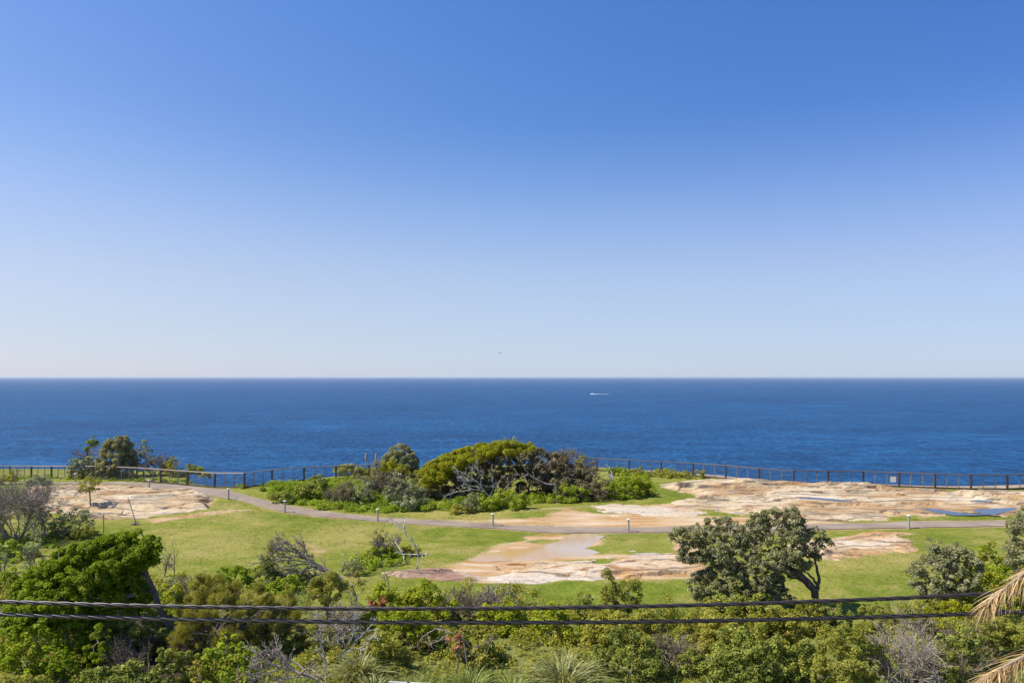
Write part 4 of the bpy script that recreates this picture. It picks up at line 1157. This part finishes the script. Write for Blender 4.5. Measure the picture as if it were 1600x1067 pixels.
bush('bright', 990, 775, 64, 742, "leafy_bush", "dense bright green bush right of the dead white trunk", k=30)
bush('bright', 1004, 772, 34, 752, "leafy_bush", "outermost bright green bush on the grass under the dark fence", k=14)
bush('weed', 968, 778, 44, 748, "leafy_bush", "lime-green bush touching the dead white trunk", k=18)
bare([[(960, 776), (958, 760), (957, 745), (954, 733), (946, 725)], [(957, 745), (948, 738)], [(958, 752), (952, 744), (944, 740)]], "dead_tree", "bare white dead trunk among green weeds at the right end of the thicket", 'white_wood', "dead tree", (.10, .04))
bush('pale', 738, 800, 34, 768, "pale_shrub", "pale-tipped shrub in the weeds below the bleached dead tree", tw=5, cov=.9)
bush('weed', 760, 797, 44, 776, "low_bush", "bright weedy bush beside the pale-tipped shrub", k=16)
bush('weed', 795, 795, 60, 764, "low_bush", "tall lime weedy bush under the middle of the thicket", k=20)
bush('weed', 890, 783, 60, 757, "low_bush", "bright green weedy bush in front of the low brown shrub", k=20)
bush('mid', 722, 802, 40, 788, "low_bush", "darker green low bush at the mown edge below the thicket", k=14)
bush('dark', 442, 786, 40, 768, "low_bush", "dark weedy bush nearest to the fence corner", k=14)

# ---- foreground scrub
tree([(482, 930), (484, 908), (498, 894), (520, 892), (540, 902), (542, 925), (530, 938), (505, 945)], 516, 1000, [(514, 975), (512, 955), (512, 940)], 'olive', "small_tree",
     "small olive-green tree with bare grey stems above the upper cable", k=34, rr=(.16, .3), maxd=.8, r0=.07, bark='twig', limbs=20)
deadbush(522, 1010, 88, 925, "twiggy_shrub", "grey leafless stems crossing both cables under the small olive tree", n0=11, kids=(5, 4, 5), r0=.028)
bare([[(512, 1055), (505, 1030), (497, 1015), (505, 1003)], [(512, 1040), (500, 1000), (503, 980), (500, 966)], [(530, 1030), (545, 1005), (552, 985), (550, 970)], [(535, 1025), (560, 1000), (575, 985)], [(530, 1030), (528, 1000), (520, 978)], [(540, 1018), (565, 1012), (578, 1000)]],
     "white_stems", "bleached grey forked stems below the lower cable", 'bleached', "dead shrub", (.03, .011), tw=4, twh=.45, D=25.2)
tree([(532, 925), (536, 905), (548, 893), (562, 892), (574, 905), (570, 925), (556, 935), (542, 938)], 560, 968, [(560, 950), (556, 930), (550, 915)], 'olive', "open_sapling",
     "slim open-crowned sapling beside the small olive tree", "sapling", k=26, rr=(.1, .2), maxd=.6, r0=.035, bark='grey_bark', limbs=18, cov=.45, shell=.1)
bush('bright', 600, 985, 100, 915, "leafy_bush", "bright green leafy bush behind both cables left of the red leaves", k=46)
bush('bright', 668, 975, 100, 908, "leafy_bush", "bright green leafy bush behind both cables right of the red leaves", k=46)
bush('bright', 640, 1015, 120, 948, "leafy_bush", "broad bright green bush under the lower cable below the red leaves", k=60, cap=20000)
bush('olive', 600, 1045, 90, 985, "leafy_bush", "yellowish-olive bush below the lower cable by the strap-leaved tuft", k=40)
bush('red', 592, 956, 30, 932, "red_bush", "small clump of rusty red dead leaves in the green scrub", k=9, D=31.5, z0=.72)
bush('red', 713, 1020, 30, 990, "red_bush", "rusty orange dead clump under the lower cable among bare sticks", k=9, cov=.6, D=26.5, z0=.72)
deadbush(728, 966, 110, 905, "twiggy_shrub", "wide grey-brown dry shrub with upright twigs behind the upper cable", mat='brown_twig', n0=20, kids=(5, 4, 4), spread=.9, r0=.03)
deadbush(780, 962, 60, 912, "twiggy_shrub", "pale dry grassy shrub right of the wide grey-brown one", mat='twig', n0=14, kids=(4, 4, 4), leafy='pale', cov=.3)
bush('bright', 792, 985, 90, 938, "leafy_bush", "fresh green bush behind the lower cable left of the leafy sapling", k=36)
bush('bright', 862, 1000, 80, 940, "leafy_bush", "fresh green bush just left of the upright banksia saplings", k=36)
bush('dark', 915, 975, 64, 928, "dark_shrub", "dark blue-green bush at the lawn edge left of the upright saplings", k=28)
bush('mid', 735, 1035, 90, 975, "leafy_bush", "tangled mid-green bush with bare sticks above the bottom tufts", k=36, tw=6)
bare([[(735, 1010), (700, 985), (680, 982), (660, 995), (652, 1010)], [(700, 985), (690, 1000), (672, 1012)], [(760, 1020), (770, 1000), (752, 1005)], [(735, 1010), (722, 995), (705, 1000)]], "bent_branch", "bare grey branch arching over the scrub under the lower cable", 'twig', "dead branch", (.028, .01), tw=3, twh=.4, D=27.0)
tree([(938, 940), (940, 915), (944, 892), (952, 886), (958, 905), (966, 912), (975, 905), (990, 908), (1002, 905), (1002, 930), (998, 950), (970, 962), (945, 960)], 966, 985, [(966, 968), (962, 950), (958, 930)], 'olive', "banksia_sapling",
     "upright leafy banksia saplings standing against the lawn in the middle", "sapling", k=110, rr=(.09, .18), maxd=.8, r0=.05, bark='grey_bark', limbs=30, cov=1.2)
bush('mid', 955, 1010, 90, 955, "leafy_bush", "mid-green bush under the upright saplings behind the lower cable", k=40)
bush('dark', 985, 1062, 110, 980, "dark_shrub", "large dark green shrub at the bottom below the upright saplings", k=56)
deadbush(1052, 1050, 50, 982, "twiggy_shrub", "brown dry shrub below the lower cable between green bushes", mat='brown_twig', n0=14, kids=(5, 4, 4), spread=.8)
bush('mid', 1012, 1000, 70, 955, "leafy_bush", "green bush between the upright saplings and the large banksia tree", k=30)
bush('dark', 1078, 1062, 56, 1010, "dark_shrub", "dark leafy bush at the bottom right of the brown dry shrub", k=28)
tuft(1055, 985, 70, 930, "bright spiky green tuft at the left foot of the large banksia tree", 'tuft', 320, wd=.03, up=1.0, droop=.7)
tuft(880, 1082, 130, 1000, "largest pale arching tuft at the bottom middle", 'strap', 520, wd=.036)
tuft(560, 1062, 90, 1002, "dull straw-green tuft below the bleached white stems", 'strap', 340)
tuft(735, 1085, 110, 1030, "yellow-green tuft at the bottom right of the pale panel", 'tuft', 380)
tuft(585, 1088, 90, 1045, "straw-coloured tuft at the bottom left of the pale panel", 'strap', 300)
tuft(460, 1090, 90, 1050, "pale tuft at the bottom under the sprawling dead branches", 'tuft', 260)
tuft(650, 1100, 90, 1040, "green tuft directly behind the pale panel", 'tuft', 260)
tuft(800, 1092, 80, 1040, "low green tuft left of the largest arching tuft", 'tuft', 240)
tuft(935, 1096, 60, 1046, "small tuft at the bottom between the arching tuft and the dark shrub", 'tuft', 200)
tuft(1120, 1098, 90, 1050, "straw-tipped tuft at the bottom below the large banksia tree", 'strap', 260)
tuft(40, 1105, 90, 1058, "dry tuft in the bottom left corner", 'strap', 200)
# ---- large banksia tree
tree([(1044, 835), (1058, 822), (1072, 826), (1088, 818), (1102, 812), (1110, 803), (1120, 812), (1140, 806), (1150, 815), (1168, 815), (1175, 795), (1185, 803), (1200, 795), (1220, 793), (1245, 792), (1258, 805), (1262, 822), (1275, 822),
      (1290, 830), (1300, 850), (1285, 862), (1290, 872), (1272, 876), (1262, 892), (1245, 900), (1225, 908), (1230, 925), (1250, 945), (1215, 952), (1170, 945), (1130, 950), (1095, 945), (1078, 930), (1072, 910), (1085, 895), (1108, 888), (1100, 878), (1082, 880), (1068, 880),
      (1056, 875), (1058, 862), (1066, 855), (1052, 848)], 1272, 952, [(1274, 938), (1273, 922), (1262, 910), (1250, 900), (1238, 890)], 'banksia', "banksia_tree",
     "large grey-green banksia tree with a dark bent trunk on its right, before the rocks", k=1250, rr=(.07, .20), maxd=2.0, r0=.18, cov=1.4, cap=130000, limbs=170, dk=1.1, tip=.010)
bare([[(1274, 940), (1277, 920), (1280, 905), (1276, 885), (1272, 872)], [(1276, 912), (1266, 900), (1258, 892)], [(1272, 926), (1252, 906), (1236, 904)]], "banksia_limb", "dark bare limb curving up beside the banksia tree's trunk", 'bark', "limb", (.11, .04), D=float(hit(1272, 952)[1]) - .05)
bush('mid', 1110, 1010, 110, 950, "leafy_bush", "green bush between the cables under the large banksia tree's left side", k=46)
bush('mid', 1190, 1020, 130, 945, "leafy_bush", "yellowish-green bush between the cables below the large banksia tree", k=56)
bush('dark', 1170, 968, 130, 925, "dark_shrub", "dark shade bush at the base of the large banksia tree", k=34)
bush('dark', 1302, 990, 60, 942, "dark_shrub", "dark bush right of the banksia trunk behind the lower cable", k=28)
bush('mid', 1246, 988, 84, 938, "leafy_bush", "green bush hugging the foot of the banksia tree's bent trunk", k=34)
bush('dark', 1170, 1075, 160, 985, "dark_shrub", "large dark leafy bush at the bottom below the large banksia tree", k=70, cap=20000)
bush('dark', 1245, 1078, 70, 1000, "dark_shrub", "dark green shrub at the bottom left of the feathery olive bush", k=34)
bush('olive', 1325, 1090, 130, 978, "olive_bush", "large olive-green fine-leaved bush below the lower cable on the right", k=76, cap=26000, cov=1.5)
deadbush(1408, 1085, 90, 968, "twiggy_shrub", "grey leafless twiggy shrub at the bottom right of the olive bush", n0=16, kids=(5, 4, 4), spread=.8)
deadbush(1420, 990, 70, 940, "twiggy_shrub", "grey-green wispy shrub crossed by the upper cable on the right", n0=12, kids=(4, 4, 4), leafy='olive', cov=.5)
bush('olive', 1370, 985, 60, 936, "olive_bush", "small olive bush at the lawn edge under the upper cable", k=28)
bush('mid', 1450, 1078, 80, 1015, "leafy_bush", "yellow-green bush at the bottom between grey twigs and dark scrub", k=40)
bush('dark', 1500, 1065, 90, 985, "dark_shrub", "dark tangled shrub below the lower cable near the dry palm frond", k=40, tw=7)
deadbush(1505, 1040, 100, 965, "twiggy_shrub", "brown-grey tangled shrub under the lower cable by the dry palm frond", mat='brown_twig', n0=14, kids=(4, 4, 4), leafy='olive', cov=.4)
bush('yellow', 1480, 985, 90, 940, "yellow_bush", "yellowish bush between the cables left of the dry palm frond", k=34)
bush('olive', 1560, 1030, 110, 955, "olive_bush", "yellow-olive bush behind the dry palm fronds at the right edge", k=46)
bush('bright', 1540, 952, 110, 880, "leafy_bush", "bright green bush above the dry palm frond", k=46)
bush('weed', 1585, 930, 70, 880, "leafy_bush", "lime-green bush at the right edge above the dry palm frond", k=24)
tree([(1424, 920), (1420, 890), (1432, 872), (1448, 866), (1452, 840), (1458, 836), (1464, 852), (1474, 842), (1480, 858), (1500, 848), (1520, 862), (1534, 880), (1530, 905), (1515, 928), (1480, 935), (1445, 935)], 1480, 960, [(1480, 940), (1478, 915), (1474, 895)], 'banksia', "coastal_banksia",
     "grey-green banksia shrub with a tall pale shoot, right of the lawn", "shrub", k=260, rr=(.11, .22), maxd=1.4, r0=.08, bark='grey_bark', limbs=28, cap=40000)
tree([(1572, 885), (1568, 860), (1575, 835), (1580, 812), (1592, 795), (1610, 785), (1640, 790), (1660, 820), (1660, 880), (1640, 905), (1600, 905)], 1612, 940, [(1610, 915), (1606, 890), (1604, 860)], 'banksia', "coastal_banksia",
     "tall grey-green banksia cut by the right frame edge above the bright bush", "shrub", k=220, rr=(.12, .24), maxd=1.6, r0=.08, bark='grey_bark', limbs=26, cap=40000)
bush('bright', 1545, 900, 60, 846, "leafy_bush", "bright yellow-green bush between the two grey-green banksias at the right", k=30)

# ---- ground cover that nobody could count
def cover(name, polys, mk, dens_, rr, hh, cov=1.0, cap=120000, seed=0, blades_=False):
    rng = np.random.default_rng(900 + seed)
    cl = []
    for p in polys:
        w_ = wpoly(p)
        x0, y0 = w_.min(0); x1, y1 = w_.max(0)
        n = int((x1 - x0) * (y1 - y0) * dens_)
        c = rng.random((n, 2)) * [x1 - x0, y1 - y0] + [x0, y0]
        c = c[sdf(c[:, 0], c[:, 1], w_) + .6 * (fbm(c[:, 0], c[:, 1], 77) - .5) > 0]
        pd = sdf(c[:, 0], c[:, 1], PATH_W); c = c[pd < -.35]
        c = c[c[:, 1] < edge_y(c[:, 0]) - .3]
        c = c[sdf(c[:, 0], c[:, 1], HOLLOW) < 0]
        g = fbm(c[:, 0] / 2.2, c[:, 1] / 2.2, 60 + seed)
        r = rr * (.55 + .9 * rng.random(len(c))) * (.6 + .8 * g)
        z = base_z(c[:, 0], c[:, 1]) + hh * np.maximum(0, g - .25) * rng.random(len(c)) * 1.3 * (.3 + .7 * ss(26.5, 30, c[:, 1]))
        cl.append(np.stack([c[:, 0], c[:, 1], z, r], -1))
    cl = np.concatenate(cl)
    D = float(np.median(cl[:, 1]))
    if blades_:
        V, Q, Rn, o = [], [], [], 0
        for x, y, z, r in cl:
            v, q, rn = blades(12, r * 1.6, .016 * max(1, y / 40), rng, .12, .95, .8, 5)
            V.append(v + [x, y, z]); Q.append(q + o); Rn.append(rn); o += len(v)
        V, Q, Rn = np.concatenate(V), np.concatenate(Q), np.concatenate(Rn)
    else:
        ln, wd = leafsize(mk, D)
        V, Q, Rn = leaves(cl, ln, wd, cov, rng, up=.6, cap=cap, shell=.4)
    tag(mesh(name, V, Q, M[mk], fattr=dict(rnd=Rn)), kind="stuff")
HOLLOW = wpoly([(120, 958), (200, 950), (262, 962), (300, 1005), (318, 1067), (320, 1150), (120, 1150), (150, 1060)])
cover("undergrowth", [SCRUB_PX[:-2] + [(1760, 1180), (-160, 1180)]], 'scrub', 3.6, .28, 1.6, 1.1, 230000, 1)
cover("weeds", [[(405, 768), (440, 757), (520, 750), (590, 752), (600, 775), (700, 786), (760, 784), (840, 778), (900, 770), (960, 752), (1010, 745), (1020, 758), (990, 770), (900, 779), (820, 790), (760, 800), (700, 798), (600, 801), (540, 800), (480, 793), (430, 780)]],
      'weed', 3.6, .38, .8, 1.1, 90000, 2)
cover("weeds", [[(-80, 749), (60, 749), (180, 751), (250, 755), (300, 757), (300, 751), (220, 748), (60, 746), (-80, 745)], [(0, 838), (60, 838), (150, 832), (170, 838), (100, 848), (60, 865), (0, 900), (-60, 900), (-60, 838)], [(340, 760), (380, 764), (430, 757), (430, 753), (380, 759)],
                [(330, 905), (400, 900), (470, 920), (440, 930), (340, 925)], [(540, 872), (640, 868), (650, 880), (560, 895)], [(950, 742), (1090, 746), (1090, 741), (960, 735)]], 'weed', 2.2, .3, .3, .8, 50000, 3)
cover("long_grass", [[(280, 1060), (520, 1040), (640, 1040), (960, 1050), (1500, 1050), (1700, 1060), (1700, 1180), (-50, 1180), (-50, 1080)], [(700, 935), (900, 945), (1060, 945), (1060, 965), (700, 960)], [(440, 930), (480, 925), (500, 960), (450, 960)]], 'tuft', 7.0, .36, .1, seed=4, blades_=True)

def lawn():
    rng = np.random.default_rng(77)
    n = 42000
    x = rng.uniform(-58, 62, n); y = rng.uniform(31, 76, n)
    inside = np.abs(x) < y * .74
    keep = inside & (fbm(x / 3, y / 2, 88, 4) > .43 + .2 * rng.random(n))
    for p_ in SAND[:2] + [ROCK[k_] for k_ in ROCK] + [PATH_W] + list(PUD.values()):
        keep &= sdf(x, y, p_) < -.1 + 0 * x
    keep &= y < np.interp(x, FX, FY)
    x, y = x[keep], y[keep]
    n = len(x); m = 4
    K = 5
    xx = np.repeat(x, K) + rng.normal(size=n * K) * .10; yy = np.repeat(y, K) + rng.normal(size=n * K) * .10
    z = base_z(xx, yy)
    L = (.035 + .075 * rng.random(n * K)) * np.repeat(.5 + rng.random(n), K)
    a = rng.random(n * K) * 2 * np.pi
    d = np.stack([np.cos(a) * .45, np.sin(a) * .45, .9 + 0 * a], -1)
    t = np.linspace(0, 1, 3)[None, :, None]
    P = np.stack([xx, yy, z - .01], -1)[:, None] + d[:, None] * L[:, None, None] * t
    P[:, :, 2] -= (L[:, None] * .25) * np.linspace(0, 1, 3)[None] ** 2
    sd_ = np.stack([-np.sin(a), np.cos(a), 0 * a], -1)
    W = .011 * np.array([1, .8, .2])[None, :, None] * (yy / 40)[:, None, None]
    V = np.stack([P - sd_[:, None] * W, P + sd_[:, None] * W], 2).reshape(-1, 3)
    ids = np.arange(len(xx) * 6).reshape(-1, 3, 2)
    q = np.stack([ids[:, :-1, 0], ids[:, :-1, 1], ids[:, 1:, 1], ids[:, 1:, 0]], -1).reshape(-1, 4)
    tag(mesh("lawn_grass", V, q, M['lawn'], fattr=dict(rnd=np.repeat(np.clip(.3 * rng.random(len(xx)) + .8 * (fbm(xx / 5, yy / 5, 91) - .2), 0, 1), 2))), kind="stuff")
lawn()

# ------------------------------------------------------------------ overhead cables
def cable(ptspx, label):
    D = 8.4
    c = np.array(ptspx, float)
    k = np.polyfit(c[:, 0], c[:, 1], 2)
    px = np.linspace(-1300, 2900, 1500)
    P = np.stack([at(x, np.polyval(k, x), D) for x in px])
    s = np.concatenate([[0], np.cumsum(np.linalg.norm(np.diff(P, axis=0), axis=1))])
    ch = []
    for j in range(3):
        a = s / .62 * 2 * np.pi + j * 2 * np.pi / 3
        ch.append(P + np.stack([0 * a, np.cos(a) * .0125, np.sin(a) * .0125], -1))
    v, f = tubes(np.array(ch), np.full((3, len(P)), .0122), 8)
    tag(mesh("power_cable", v, f, M['cable'], smooth=True), label, "cable", "twisted overhead cables")
cable([(0, 940), (200, 944.6), (400, 949), (600, 950.8), (800, 950.3), (1000, 947), (1200, 941.7), (1400, 934.5), (1525, 928.5)], "upper of the two twisted black overhead cables crossing the scrub")
cable([(0, 959.5), (200, 965), (400, 970), (600, 972.3), (800, 972.8), (1000, 971), (1200, 967.7), (1400, 961.8), (1600, 956.5)], "lower of the two twisted black overhead cables crossing the scrub")

# ------------------------------------------------------------------ palm
def palm():
    D = 7.2
    top = at(1700, 800, D); g = base_z(np.array(top[0]), np.array(D))
    base = np.array([top[0] + .15, D, float(g)])
    r = thing("palm_tree", "palm with dry straw-coloured hanging fronds reaching in from the right edge", "palm", base)
    rng = RNG()
    def frond(pts, n, ln, seed, dry=True):
        rg = np.random.default_rng(seed)
        P = np.array([at(*p, D + d) - base for p, d in pts])
        t = np.linspace(0, len(P) - 1, 26)
        C_ = np.stack([np.interp(t, np.arange(len(P)), P[:, k]) for k in range(3)], -1)
        for _ in range(3):
            C_[1:-1] = .25 * C_[:-2] + .5 * C_[1:-1] + .25 * C_[2:]
        v0, q0 = tubes(C_[None], np.linspace(.02, .004, len(C_))[None], 6)
        u = np.sort(rg.random(n)) * (len(C_) - 1.01)
        i = u.astype(int); fr = (u - i)[:, None]
        p0 = C_[i] * (1 - fr) + C_[i + 1] * fr
        tan = unit(C_[i + 1] - C_[i])
        side = unit(np.cross(tan, (0, 0, 1.))) * np.where(rg.random(n) < .5, 1, -1)[:, None]
        d = unit(tan * 1.0 + side * (.15 + .5 * rg.random(n))[:, None] + np.array([0, 0, -.25]) + rg.normal(size=(n, 3)) * .22)
        L = ln * (.6 + .55 * rg.random(n)) * (1 - .45 * (u / len(C_)) ** 2)
        m = 6; tt = np.linspace(0, 1, m)[None, :, None]
        Q = p0[:, None] + d[:, None] * L[:, None, None] * tt - np.array([0, 0, 1.]) * (L * (.12 + .35 * rg.random(n)))[:, None, None] * tt ** 1.8
        s = unit(np.cross(d, (0, 0, 1.)) + rg.normal(size=(n, 3)) * .6)
        W = .0033 * np.array([.7, 1, 1, .8, .5, .1])[None, :, None]
        A, B = Q - s[:, None] * W, Q + s[:, None] * W
        V = np.stack([A, B], 2).reshape(-1, 3)
        ids = np.arange(n * m * 2).reshape(n, m, 2)
        q = np.stack([ids[:, :-1, 0], ids[:, :-1, 1], ids[:, 1:, 1], ids[:, 1:, 0]], -1).reshape(-1, 4)
        fo = mesh("frond", V, q, M['straw'], r, fattr=dict(rnd=np.repeat(rg.random(n), m - 1)))
        mesh("midrib", v0, q0, M['rail'], fo)
    frond([((1705, 850), 0), ((1660, 862), -.05), ((1610, 888), -.1), ((1570, 918), -.15), ((1540, 945), -.18)], 560, .36, 5)
    frond([((1705, 900), 0), ((1660, 985), -.2), ((1610, 1020), -.4), ((1570, 1040), -.5), ((1535, 1062), -.55)], 560, .38, 6)
    frond([((1700, 840), 0), ((1690, 760), .5), ((1700, 700), 1.0), ((1730, 720), 1.6)], 200, .4, 7)
    frond([((1705, 840), 0), ((1780, 760), 0), ((1860, 800), .2), ((1920, 920), .3)], 200, .4, 8)
    frond([((1705, 840), 0), ((1740, 780), -.6), ((1790, 790), -1.2), ((1840, 880), -1.6)], 200, .4, 9)
    hh = top[2] - base[2] - .2
    zs = np.linspace(-.3, hh, 40)
    v, f = tubes(np.stack([np.stack([-.15 * zs / hh, 0 * zs, zs], -1)]), (.15 + .012 * (np.arange(40) % 2) - .03 * zs / hh)[None], 12)
    mesh("trunk", v, f, M['grey_bark'], r)
palm()

# ------------------------------------------------------------------ pale panel at the bottom
def panel():
    D = 11.0
    a, b = at(607.5, 1064.2, D), at(672, 1067.2, D)
    c = (a + b) / 2; g = float(base_z(np.array(c[0]), np.array(D)))
    r = thing("street_panel", "pale grey metal panel whose top edge with a dark clip just shows at the bottom", "sign", np.array([c[0], D, g]))
    h = c[2] - g
    v, f = beam(np.array([a[0] - c[0], 0, a[2] - g - .14]), np.array([b[0] - c[0], 0, b[2] - g - .14]), .03, .28)
    mesh("panel", v, f, M['sign'], r)
    mesh("clip", *box(-.035, .0, -.022, .022, h - .12, h + .012), M['dark_metal'], r)
    v, f = tubes([[(-.018, .05, -.3), (-.018, .05, h - .02)]], [[.03, .03]], 10); mesh("post", v, f, M['steel'], r)
panel()

# ------------------------------------------------------------------ boat, aircraft
def boat():
    D = F * (H - SEA) / (615.8 - Y0)
    p = at(925.5, 615.8, D); p[2] = SEA
    r = thing("motor_boat", "white motor boat with a foam wake far out on the sea", "boat", p)
    L, W = 16., 4.6
    sec = [(-L / 2, .05), (-L * .36, .62), (-L * .15, .95), (L * .2, 1), (L / 2, .92)]
    V = []
    for x, k in sec:
        V += [(x, -W / 2 * k, 2.2 - .12 * x / 4), (x, -W / 2 * k * .55, -.3), (x, W / 2 * k * .55, -.3), (x, W / 2 * k, 2.2 - .12 * x / 4)]
    q = [(4 * i + j, 4 * i + 4 + j, 4 * i + 5 + j, 4 * i + 1 + j) for i in range(4) for j in range(3)] + [(4 * i + 3, 4 * i + 7, 4 * i + 4, 4 * i) for i in range(4)] + [(16, 17, 18, 19), (0, 3, 2, 1)]
    mesh("hull", V, q, M['hull'], r)
    V, f = merge([box(-2.5, 5, -1.7, 1.7, 2.3, 4.3), box(-1.2, 4, -1.4, 1.4, 4.3, 4.6)]); mesh("cabin", V, f, M['hull'], r)
    mesh("windscreen", *box(-2.56, -2.51, -1.4, 1.4, 3.1, 4.0), M['dark_metal'], r)
    V, f = tubes([[(3, 0, 4.6), (3, 0, 8)]], [[.08, .05]], 5); mesh("mast", V, f, M['hull'], r)
    x = np.linspace(-9, 76, 60)
    wv = 4.0 + x * .04 + 1.5 * np.sin(x * 1.3) * np.clip(1 - x / 90, .3, 1)
    z = .5 + 1.2 * np.exp(-((x + 2) / 8) ** 2) + .5 * np.exp(-((x - 14) / 10) ** 2) + .15 * np.sin(x)
    V = np.concatenate([np.stack([x, -wv * np.clip((80 - x) / 70, .15, 1), 0 * x + .05], -1), np.stack([x, 0 * x, z], -1), np.stack([x, wv * np.clip((80 - x) / 70, .15, 1), 0 * x + .05], -1)])
    n = len(x); i = np.arange(n - 1)
    q = np.concatenate([np.stack([i, i + 1, i + n + 1, i + n], -1), np.stack([i + n, i + n + 1, i + 2 * n + 1, i + 2 * n], -1)])
    tag(mesh("wake_foam", V + p, q, M['foam'], smooth=True), kind="stuff")
boat()

def aircraft():
    D = 6500.
    p = at(781, 551.5, D)
    r = thing("aircraft", "tiny grey aircraft flying low over the horizon", "aircraft", p)
    v, f = lathe([(.05, -18), (1.2, -16), (1.9, -12), (2.0, 8), (1.2, 15), (.2, 18)], 12)
    v = np.array(v)[:, [2, 0, 1]]
    mesh("fuselage", v, f, M['plane'], r)
    for s in (-1, 1):
        v = [(-3, s * 1.5, -.8), (3.5, s * 1.5, -.8), (7, s * 17, .6), (5, s * 17, .6), (-3, s * 1.5, -.2), (3.5, s * 1.5, -.2), (7, s * 17, .8), (5, s * 17, .8)]
        q = [(0, 1, 2, 3), (4, 7, 6, 5), (0, 4, 5, 1), (1, 5, 6, 2), (2, 6, 7, 3), (3, 7, 4, 0)]
        mesh("wing", v, q, M['plane'], r)
    v = [(13, -.2, 1), (18, -.2, 1), (19, -.2, 7), (16.5, -.2, 7), (13, .2, 1), (18, .2, 1), (19, .2, 7), (16.5, .2, 7)]
    mesh("tail_fin", v, [(0, 1, 2, 3), (4, 7, 6, 5), (0, 4, 5, 1), (1, 5, 6, 2), (2, 6, 7, 3), (3, 7, 4, 0)], M['plane'], r)
aircraft()

# ------------------------------------------------------------------ haze
def haze():
    m = bpy.data.materials.new("sea_haze"); m.use_nodes = True
    n = m.node_tree.nodes; n.remove(n["Principled BSDF"])
    v = n.new("ShaderNodeVolumePrincipled"); v.inputs["Color"].default_value = (.80, .88, 1, 1); v.inputs["Density"].default_value = 2.0e-5; v.inputs["Anisotropy"].default_value = .1
    m.node_tree.links.new(v.outputs[0], n["Material Output"].inputs["Volume"])
    o = mesh("haze", *box(-135000, 135000, -60, 122000, SEA - 8, 17), m)
    tag(o, kind="stuff")
haze()
